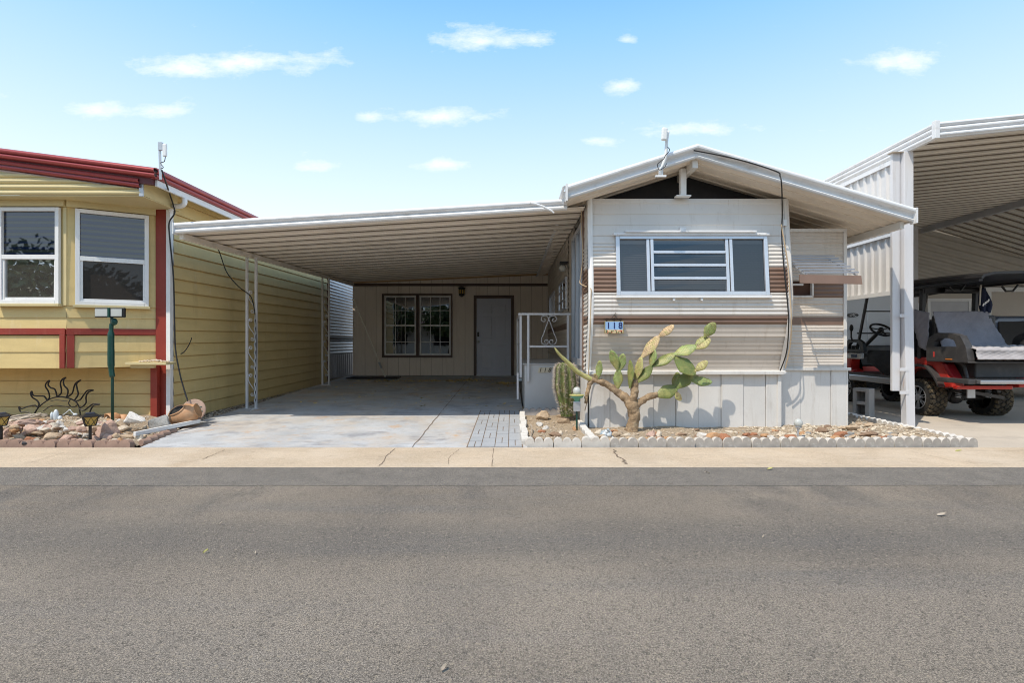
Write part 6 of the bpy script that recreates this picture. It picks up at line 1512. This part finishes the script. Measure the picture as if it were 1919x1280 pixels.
# fold-down rear foot plate on black brackets, storage box under the rear bench
MB().box(6.63, 8.05, 7.55, 7.98, .595, .65).build('foot_plate', 'chrome', gc, bevel=.008)
MB().box(6.52, 6.625, 7.62, 8.2, .585, .655).build('foot_plate_bracket', 'cart_plastic', gc, bevel=.01)
MB().tube(curve([(6.72, 8.1, .90), (6.74, 7.98, .86), (6.74, 7.93, .76), (6.74, 7.9, .655)], 4), .022, 8).build('support_tube', 'cart_plastic', gc)
MB().box(6.88, 7.62, 7.92, 8.16, .655, .905).build('storage_box', 'cart_plastic', gc, bevel=.02)
# rear bench: moulded arm panel, quilted cushion and back
arm = [(8.50, .90), (8.50, 1.12), (8.46, 1.26), (8.30, 1.335), (8.05, 1.33), (7.86, 1.285), (7.76, 1.12), (7.72, .90)]
hole = [(8.36, 1.12), (8.34, 1.20), (8.26, 1.25), (8.08, 1.25), (7.97, 1.22), (7.92, 1.12)]
def ring_panel(out, inn, x0, x1):
    """panel with one window, built from two outlines"""
    mb = MB(); N = 40
    def samp(poly):
        P_ = [Vector((0, y, z)) for y, z in poly]; P_.append(P_[0]); Ls = [(P_[i + 1] - P_[i]).length for i in range(len(P_) - 1)]; T = sum(Ls); res = []
        for k in range(N):
            d = T * k / N; i = 0
            while d > Ls[i]: d -= Ls[i]; i += 1
            res.append(P_[i].lerp(P_[i + 1], d / Ls[i]))
        return res
    a, b = samp(out), samp(inn); ca = sum(b, Vector()) / N
    b = sorted(b, key=lambda p: math.atan2(p.z - ca.z, p.y - ca.y)); a = sorted(a, key=lambda p: math.atan2(p.z - ca.z, p.y - ca.y))
    R_ = lambda L, x: [Vector((x, p.y, p.z)) for p in L] + [Vector((x, L[0].y, L[0].z))]
    mb.grid([R_(a, x0), R_(b, x0)]); mb.grid([R_(a, x1), R_(b, x1)]); mb.grid([R_(a, x0), R_(a, x1)]); mb.grid([R_(b, x0), R_(b, x1)]); return mb
ring_panel(arm, hole, 6.60, 6.70).build('arm_rest', 'cart_plastic', gc)
ring_panel(arm, hole, 7.95, 8.05).build('arm_rest', 'cart_plastic', gc)
MB().box(6.6, 8.0, 7.72, 8.5, .885, .91).build('bench_base', 'cart_plastic', gc, bevel=.008)
MB().box(6.61, 6.605, 8.0, 8.12, .93, .95).box(6.592, 6.6, 8.0, 8.12, .925, .94).build('reflector', 'orange', gc)
def quilt(name, m_, fn, nu, nv):
    rows = []
    for i in range(nu + 1):
        row = []
        for j in range(nv + 1):
            p, n = fn(i / nu, j / nv); u, v_ = i * .5, j * .5
            puff = abs(math.sin((u + v_) * math.pi / 2)) * abs(math.sin((u - v_) * math.pi / 2)); wr = noise.noise(p * 3.2) * .03 + noise.noise(p * 9) * .008
            row.append(p + n * (puff * .012 + wr))
        rows.append(row)
    return MB().grid(rows).build(name, m_, gc, smooth=True, thick=.012)
def cush(u, v):   # front drop over the top of the cushion
    X = 6.68 + 1.35 * u
    if v < .4: t = v / .4; return Vector((X, 7.66 + .02 * math.sin(t * 3), .94 + .15 * t)), Vector((0, -1, 0))
    t = (v - .4) / .6; return Vector((X, 7.68 + .62 * t, 1.10 + .025 * math.sin(t * 3))), Vector((0, 0, 1))
quilt('seat_cover', 'quilt_light', cush, 44, 30)
def back_(u, v):
    z = 1.10 + .575 * v; xa, xb = 6.70 - .02 * (1 - v), 7.70 - .13 * v
    zt = z - .22 * max(0, (.55 - u)) * (1 - v) * 0
    return Vector((xa + (xb - xa) * u, 8.30 + .20 * v - .03 * math.sin(math.pi * u), zt)), Vector((0, -1, .2))
quilt('backrest_cover', 'quilt_grey', back_, 40, 28)
def flap(u, v):
    return Vector((6.66 - .03 * v * math.sin(u * 3), 8.52 + .42 * u * (1 - .5 * v), 1.66 - .62 * v + .1 * u)), Vector((-1, 0, 0))
quilt('backrest_flap', 'quilt_grey', flap, 16, 22)
MB().box(6.72, 7.68, 8.46, 8.56, 1.0, 1.62).build('backrest', 'cart_plastic', gc, bevel=.03)
MB().box(6.78, 7.7, 9.0, 9.12, 1.02, 1.55).build('front_backrest', 'black_soft', gc, bevel=.04)
MB().box(6.72, 7.85, 9.1, 9.75, .86, 1.02).build('front_seat', 'black_soft', gc, bevel=.05)
def fflap(u, v): return Vector((6.69 - .04 * math.sin(v * 2.4) * (.5 + .5 * u), 9.25 + .75 * u, 1.04 - (.34 + .1 * math.sin(u * 5)) * v)), Vector((-1, 0, 0))
quilt('front_seat_cover', 'black_soft', fflap, 16, 14)
MB().box(6.76, 7.8, 9.2, 9.75, .5, .86).build('seat_box', 'cart_red', gc, bevel=.02)
# canopy, struts, grab handles, sound bar
can = MB()
rows = []
for i in range(15):
    t = i / 14; Y = 7.40 + 3.45 * t
    zc_ = 2.13 + .055 * math.sin(math.pi * min(1, t * 1.15) * .9)
    rows.append([(6.52, Y, zc_ - .05), (6.55, Y, zc_ - .01), (6.7, Y, zc_ + .025), (7.3, Y, zc_ + .045), (7.9, Y, zc_ + .025), (8.05, Y, zc_ - .01), (8.08, Y, zc_ - .05)])
can.grid(rows).build('canopy', 'black', gc, thick=.035, smooth=False)
mb = MB()
for x in (6.70, 7.56): mb.beam((x, 8.75, .92), (x, 8.70, 2.12), .06, .07)
for x in (6.74, 7.86): mb.beam((x, 10.45, .95), (x, 10.1, 2.12), .035, .05)
mb.box(6.7, 7.6, 8.66, 8.76, 1.985, 2.10); mb.box(6.56, 6.62, 7.5, 10.7, 2.05, 2.10); mb.box(6.6, 8.0, 9.5, 9.58, 2.06, 2.11)
mb.build('roof_strut', 'black', gc, bevel=.006)
mb = MB()
for Xa in (6.8, 7.62):
    mb.tube([(Xa, 8.3, 2.06), (Xa + .06, 8.3, 1.985), (Xa + .17, 8.3, 1.985), (Xa + .25, 8.3, 2.08)], .016, 6)
mb.build('grab_handle', 'black', gc)
MB().tube([(6.95, 8.6, 2.03), (7.5, 8.6, 2.03)], .045, 12).build('sound_bar', 'black', gc)
# cockpit
MB().box(6.74, 7.86, 10.55, 10.75, .92, 1.12).box(6.78, 7.82, 10.7, 11.3, .7, 1.0).build('dashboard', 'cart_plastic', gc, bevel=.04)
MB().ball((6.86, 10.50, 1.06), (.11, .03, .05), 12, 8).build('gauge', 'lamp_glass', gc)
sc2 = Vector((6.93, 10.02, 1.42)); sax = Vector((0, -.62, .78)); su_ = Vector((1, 0, 0)); sv_ = sax.cross(su_)
mb = MB().tube([sc2 + (su_ * math.cos(2 * math.pi * k / 24) + sv_ * math.sin(2 * math.pi * k / 24)) * .18 for k in range(24)], .02, 8, closed=True)
for a in (.3, 2.84, 4.71): mb.beam(sc2, sc2 + (su_ * math.cos(a) + sv_ * math.sin(a)) * .17, .03, .02)
mb.ball(sc2, .05, 10, 8); mb.build('steering_wheel', 'black', gc, smooth=False)
MB().tube([sc2, (6.95, 10.6, 1.05)], .035, 8).build('steering_column', 'cart_plastic', gc)
MB().tube([(6.64, 10.4, 1.20), (6.58, 10.35, 1.28), (6.56, 10.32, 1.42)], .015, 6).ball((6.55, 10.3, 1.46), (.03, .05, .07), 10, 8).build('side_mirror', 'black', gc)
ring_panel([(10.62, 1.0), (10.60, 1.16), (10.5, 1.24), (10.2, 1.24), (10.08, 1.18), (10.04, 1.0)], [(10.52, 1.05), (10.5, 1.13), (10.44, 1.18), (10.25, 1.18), (10.17, 1.13), (10.15, 1.05)], 6.62, 6.68).build('arm_rest', 'black', gc)
MB().box(6.66, 6.75, 10.22, 10.62, .86, .98).build('charger_box', 'white_paint', gc, bevel=.02)
MB().box(6.64, 6.66, 10.3, 10.45, .89, .95).build('charger_label', 'solar_blue', gc)
MB().tube([(6.74, 10.42, 1.36), (7.84, 10.42, 1.36)], .014, 6).tube([(6.76, 10.25, 1.78), (7.85, 10.25, 1.78)], .012, 6).build('windscreen_rail', 'black', gc)
MB().box(GX0 - .03, GX0 + .1, 9.2, 10.55, .44, .56).build('rocker_panel', 'chrome', gc, bevel=.02)
MB().box(GX0, GX1, 9.2, 10.9, .54, .60).build('floor_pan', 'cart_plastic', gc)
front = [(10.6, .55), (10.55, .9), (10.75, 1.02), (11.35, .85), (11.5, .6), (11.45, .45), (11.08, .47), (11.02, .62), (10.75, .70), (10.5, .62), (10.45, .5)]
for (xa, xb) in ((GX0 + .02, GX0 + .22), (GX1 - .22, GX1 - .02)): prof_x(front, xa, xb).build('front_fender', 'cart_red', gc, bevel=.02)
MB().box(GX0 + .22, GX1 - .22, 10.75, 11.45, .45, .9).build('front_cowl', 'cart_red', gc, bevel=.04)
MB().lathe([(.02, 0), (.045, .01), (.045, .09), (.02, .1)], (6.64, 8.35, .95), 10).ball((6.66, 8.28, .96), (.03, .03, .05), 8, 6).build('bag_clip', 'hose_red', gc)
# flag hanging at the right strut
fl = thing('flag', (7.66, 8.62, 1.7), 'dark blue flag with white markings, hanging furled beside the rear cart strut', 'flag')
MB().tube([at(1836, 572, 8.5), at(1838, 534, 8.5)], .012, 6).build('staff', 'rope', fl)
rows = []
for i in range(15):
    v_ = i / 14; y = 537 + 48 * v_; row = []
    for j in range(9):
        u = j / 8; x = 1838 + u * (8 + 13 * v_ - 6 * max(0, v_ - .7) * 3); p = at(x, y + 3 * math.sin(u * 3), 8.5); p.y += .05 * math.sin(u * 9 + v_ * 3); row.append(p)
    rows.append(row)
MB().grid(rows).build('cloth', 'navy', fl, smooth=True, thick=.004)
mb = MB()
for k in range(4): p = at(1843 + k * 3.2, 571 - k * 2.6, 8.43); mb.obox(p, (.02, .004, .045), Matrix.Rotation(R(25), 3, 'Y'))
mb.build('marking', 'white_paint', fl)

# dark blue car at the far right
sv = thing('parked_car', (10.8, 12.9, 0), 'dark blue parked car at the right photo edge, behind the golf cart', 'car')
sec = [(9.86, .35), (9.83, .75), (9.88, 1.05), (10.02, 1.62), (10.2, 1.74), (11.4, 1.74), (11.58, 1.62), (11.72, 1.05), (11.77, .75), (11.74, .35)]
rows = []
for (Y, s_, zt) in ((10.98, .93, .98), (11.02, 1, 1.0), (11.5, 1, 1), (13.6, 1, 1), (14.4, .97, .99)):
    rows.append([Vector((10.8 + (x - 10.8) * s_, Y + (.22 if z > 1.1 and Y < 11.3 else 0), z * zt)) for x, z in sec])
mb = MB().grid(rows); n = len(sec)
mb.add(rows[0], [tuple(range(n))]); mb.add(rows[-1], [tuple(range(n))])
mb.build('body', 'suv_blue', sv, smooth=False, bevel=.03)
MB().hexa([(10.05, 10.99, 1.12), (11.55, 10.99, 1.12), (11.55, 11.03, 1.12), (10.05, 11.03, 1.12), (10.2, 11.19, 1.62), (11.4, 11.19, 1.62), (11.4, 11.23, 1.62), (10.2, 11.23, 1.62)]).build('rear_window', 'black', sv, bevel=.02)
MB().hexa([(9.855, 11.5, 1.1), (9.855, 13.5, 1.1), (9.90, 13.5, 1.1), (9.90, 11.5, 1.1), (9.985, 11.6, 1.58), (9.985, 13.1, 1.58), (10.02, 13.1, 1.58), (10.02, 11.6, 1.58)]).build('side_window', 'black', sv)
for X in (9.95, 11.65):
    for Y in (11.7, 13.7): MB().lathe([(.001, -.1), (.2, -.1), (.32, -.08), (.34, 0), (.32, .08), (.2, .1), (.001, .1)], (X, Y, .335), 22, (1, 0, 0)).build('wheel', 'tyre', sv)
MB().box(9.92, 11.7, 10.86, 11.02, .36, .62).build('bumper', 'black', sv, bevel=.04)
for xa in (9.87, 11.5): MB().box(xa, xa + .22, 10.955, 11.0, .85, 1.02).build('tail_light', 'tail_red', sv, bevel=.02)
# ------------------------------------------------------------------ loose stuff: pebbles, litter, leaves
def scatter_stones(name, m_, n, region, zf, smin, smax, seed):
    q = random.Random(seed); mb = MB()
    oct_ = [(1, 0, 0), (0, 1, 0), (-1, 0, 0), (0, -1, 0), (0, 0, .7), (0, 0, -.7)]; fs = [(0, 1, 4), (1, 2, 4), (2, 3, 4), (3, 0, 4), (1, 0, 5), (2, 1, 5), (3, 2, 5), (0, 3, 5)]
    for _ in range(n):
        x, y = region(q); s_ = q.uniform(smin, smax) * (q.random() ** 1.5 + .4); M_ = Matrix.Rotation(q.uniform(0, 6.3), 3, 'Z') @ Matrix.Rotation(q.uniform(-.6, .6), 3, 'X')
        c = Vector((x, y, zf(x, y) + s_ * .2)); mb.add([c + M_ @ Vector((a * s_ * q.uniform(.8, 1.5), b * s_ * q.uniform(.7, 1.1), d * s_ * q.uniform(.6, 1))) for a, b, d in oct_], fs)
    return stuff(mb.build(name, m_, fix=False))
mat('chip_pale', (.52, .45, .35), .9, var=.35, vscale=15, fine=.3, fscale=25)
scatter_stones('gravel', 'pebble', 2600, lambda q: (q.uniform(.22, 5.15), 6.14 + (q.random() ** 1.6) * 1.9), soil_r, .008, .020, 1)
scatter_stones('gravel', 'chip_pale', 900, lambda q: (q.uniform(3.1, 5.15), 6.14 + (q.random() ** 1.6) * 1.7), soil_r, .012, .034, 2)
scatter_stones('gravel', 'chip_pale', 1700, lambda q: (q.uniform(-7, -4.42), 6.13 + (q.random() ** 1.7) * 1.3), soil_l, .010, .026, 3)
scatter_stones('gravel', 'pebble', 2200, lambda q: (q.uniform(-4.86, -4.47), q.uniform(7.5, 14.2)), lambda x, y: .04 + .012 * (y - 7.2), .010, .022, 4)
def flakes(name, m_, n, region, zf, s0, s1, seed):
    q = random.Random(seed); mb = MB()
    for _ in range(n):
        x, y = region(q); s_ = q.uniform(s0, s1); a = q.uniform(0, 6.3); ux, uy = Vector((math.cos(a), math.sin(a), q.uniform(-.25, .25))), Vector((-math.sin(a) * .45, math.cos(a) * .45, q.uniform(-.2, .2)))
        c = Vector((x, y, zf(x, y) + .012)); mb.add([c - ux * s_, c + uy * s_, c + ux * s_, c - uy * s_], [(0, 1, 2, 3)])
    return stuff(mb.build(name, m_, fix=False))
def litter_pos(q):
    k = q.random()
    if k < .30: return (q.gauss(-2.6, .8), q.gauss(13.3, .14))
    if k < .42: return (q.gauss(-1.35, .22), q.gauss(13.35, .12))
    if k < .60: return (q.gauss(-1.05, .26), q.gauss(13.6, .22))
    if k < .76: return (q.gauss(-.18, .13), q.gauss(12.75, .13))
    return (q.uniform(-4.2, .1), q.uniform(9, 14))
flakes('leaf_litter', 'litter', 900, litter_pos, lambda x, y: drive_z(y), .018, .048, 5)
def leaf(x, y, L, rz, lab, m_='leaf_dry'):
    L *= .78; p = gp(x, y); mb = MB(); N = 6; rows = []
    for i in range(N + 1):
        t = i / N; w_ = L * .22 * math.sin(math.pi * min(.98, t + .02)) ** .7 if t < 1 else .001; cx = L * (t - .5)
        rows.append([(cx, -w_, .006 + .012 * t), (cx, 0, .002 + .012 * t), (cx, w_, .010 + .012 * t)])
    mb.grid(rows); mb.tube([(L * .5, 0, .014), (L * .8, .01, .006)], .0015, 4)
    o = mb.build('fallen_leaf', m_, base=(0, 0, 0), thick=.001); o.location = (p[0], p[1], .003); o.rotation_euler = (0, 0, rz)
    tag(o, lab, 'leaf', 'fallen leaves on the road')
leaf(1443, 881, .07, .2, 'curled yellow green leaf at the kerb before the cactus bed')
leaf(1326, 888, .05, 2.8, 'dry tan leaf on the dark asphalt below the cactus', 'wood_grey')
leaf(1764, 968, .08, .1, 'dry leaf alone on the right side of the road', 'wood_grey')
leaf(385, 1038, .035, 1.0, 'small yellow leaf on the left half of the road')
leaf(478, 1040, .03, 2.0, 'tiny tan leaf beside the small yellow one', 'wood_grey')
leaf(831, 1259, .035, .8, 'pale leaf nearest the camera on the asphalt', 'wood_grey')
leaf(1796, 847, .09, .1, 'pale green leaf under the tip of the white edging')
leaf(1430, 1010, .02, .4, 'tiny leaf fragment mid road on the right', 'wood_grey')
leaf(413, 985, .025, .4, 'tiny pale leaf fragment mid road on the left', 'wood_grey')
tag(MB().tube([Vector((*gp(562, 817), .018)), Vector((*gp(577, 818), .02)), Vector((*gp(594, 818), .018))], [.006, .007, .004], 5).build('stick', 'rock_brown', base=(*gp(577, 818), .012)), 'thin dry stick lying on the sunlit driveway', 'stick')

# trees across the road, behind the viewer: they show in the window panes
def tree(x, y, h, r, seed):
    t = thing('tree', (x, y, 0), 'dark green street tree across the road, seen only in window reflections', 'tree', 'trees across the road')
    q = random.Random(seed)
    MB().tube(curve([(x, y, 0), (x + .1, y, h * .3), (x - .05, y + .1, h * .55)], 4), [.22] * 4 + [.16] * 4 + [.1], 8).build('trunk', 'bark', t)
    mb = MB()
    for k in range(2600):
        d = Vector((q.gauss(0, 1), q.gauss(0, 1), q.gauss(0, 1))).normalized() * r * (q.random() ** .4) * (1 + .3 * noise.noise(Vector((k * .01, seed, 0))))
        c = Vector((x, y, h * .62)) + Vector((d.x, d.y, d.z * .62)); n = Vector((q.gauss(0, 1), q.gauss(0, 1), q.gauss(0, 1))).normalized(); a = n.orthogonal().normalized() * .17; b = n.cross(a.normalized()) * .10
        mb.add([c - a, c + b, c + a, c - b], [(0, 1, 2, 3)])
    mb.build('crown', 'tree_leaf', t, fix=False)
for i, (x, y, h, r_) in enumerate(((-9, -9.3, 5.0, 2.5), (-4.4, -9.5, 4.8, 2.4), (2.5, -13.5, 5.0, 2.6), (-15, -10, 5.4, 2.8), (9, -13, 4.4, 2.2), (-20.5, -10, 6, 3.2), (-26, -10.5, 6.4, 3.4))): tree(x, y, h, r_, i + 3)

for (x0, x1, y1, m_, lab) in ((-17, -3, -11, 'trailer_white', 'pale house across the road, seen only in window reflections'), (-1.5, 13, -11.5, 'neighbour_wall', 'tan house across the road, seen only in window reflections')):
    h = thing('facing_house', ((x0 + x1) / 2, y1 - 2, 0), lab, 'house', 'houses across the road')
    MB().box(x0, x1, y1 - 5, y1, 0, 2.6).build('wall', m_, h)
    MB().hexa([(x0 - .3, y1 - 5.3, 2.6), (x1 + .3, y1 - 5.3, 2.6), (x1 + .3, y1 + .4, 2.6), (x0 - .3, y1 + .4, 2.6), (x0 - .3, y1 - 2.6, 3.5), (x1 + .3, y1 - 2.6, 3.5), (x1 + .3, y1 - 2.3, 3.5), (x0 - .3, y1 - 2.3, 3.5)]).build('roof', 'red_dark', h)
    for k in range(4): a = x0 + 1.5 + k * 3.2; MB().box(a, a + 1.2, y1, y1 + .05, .9, 2.1).build('window', 'dark_room', h)
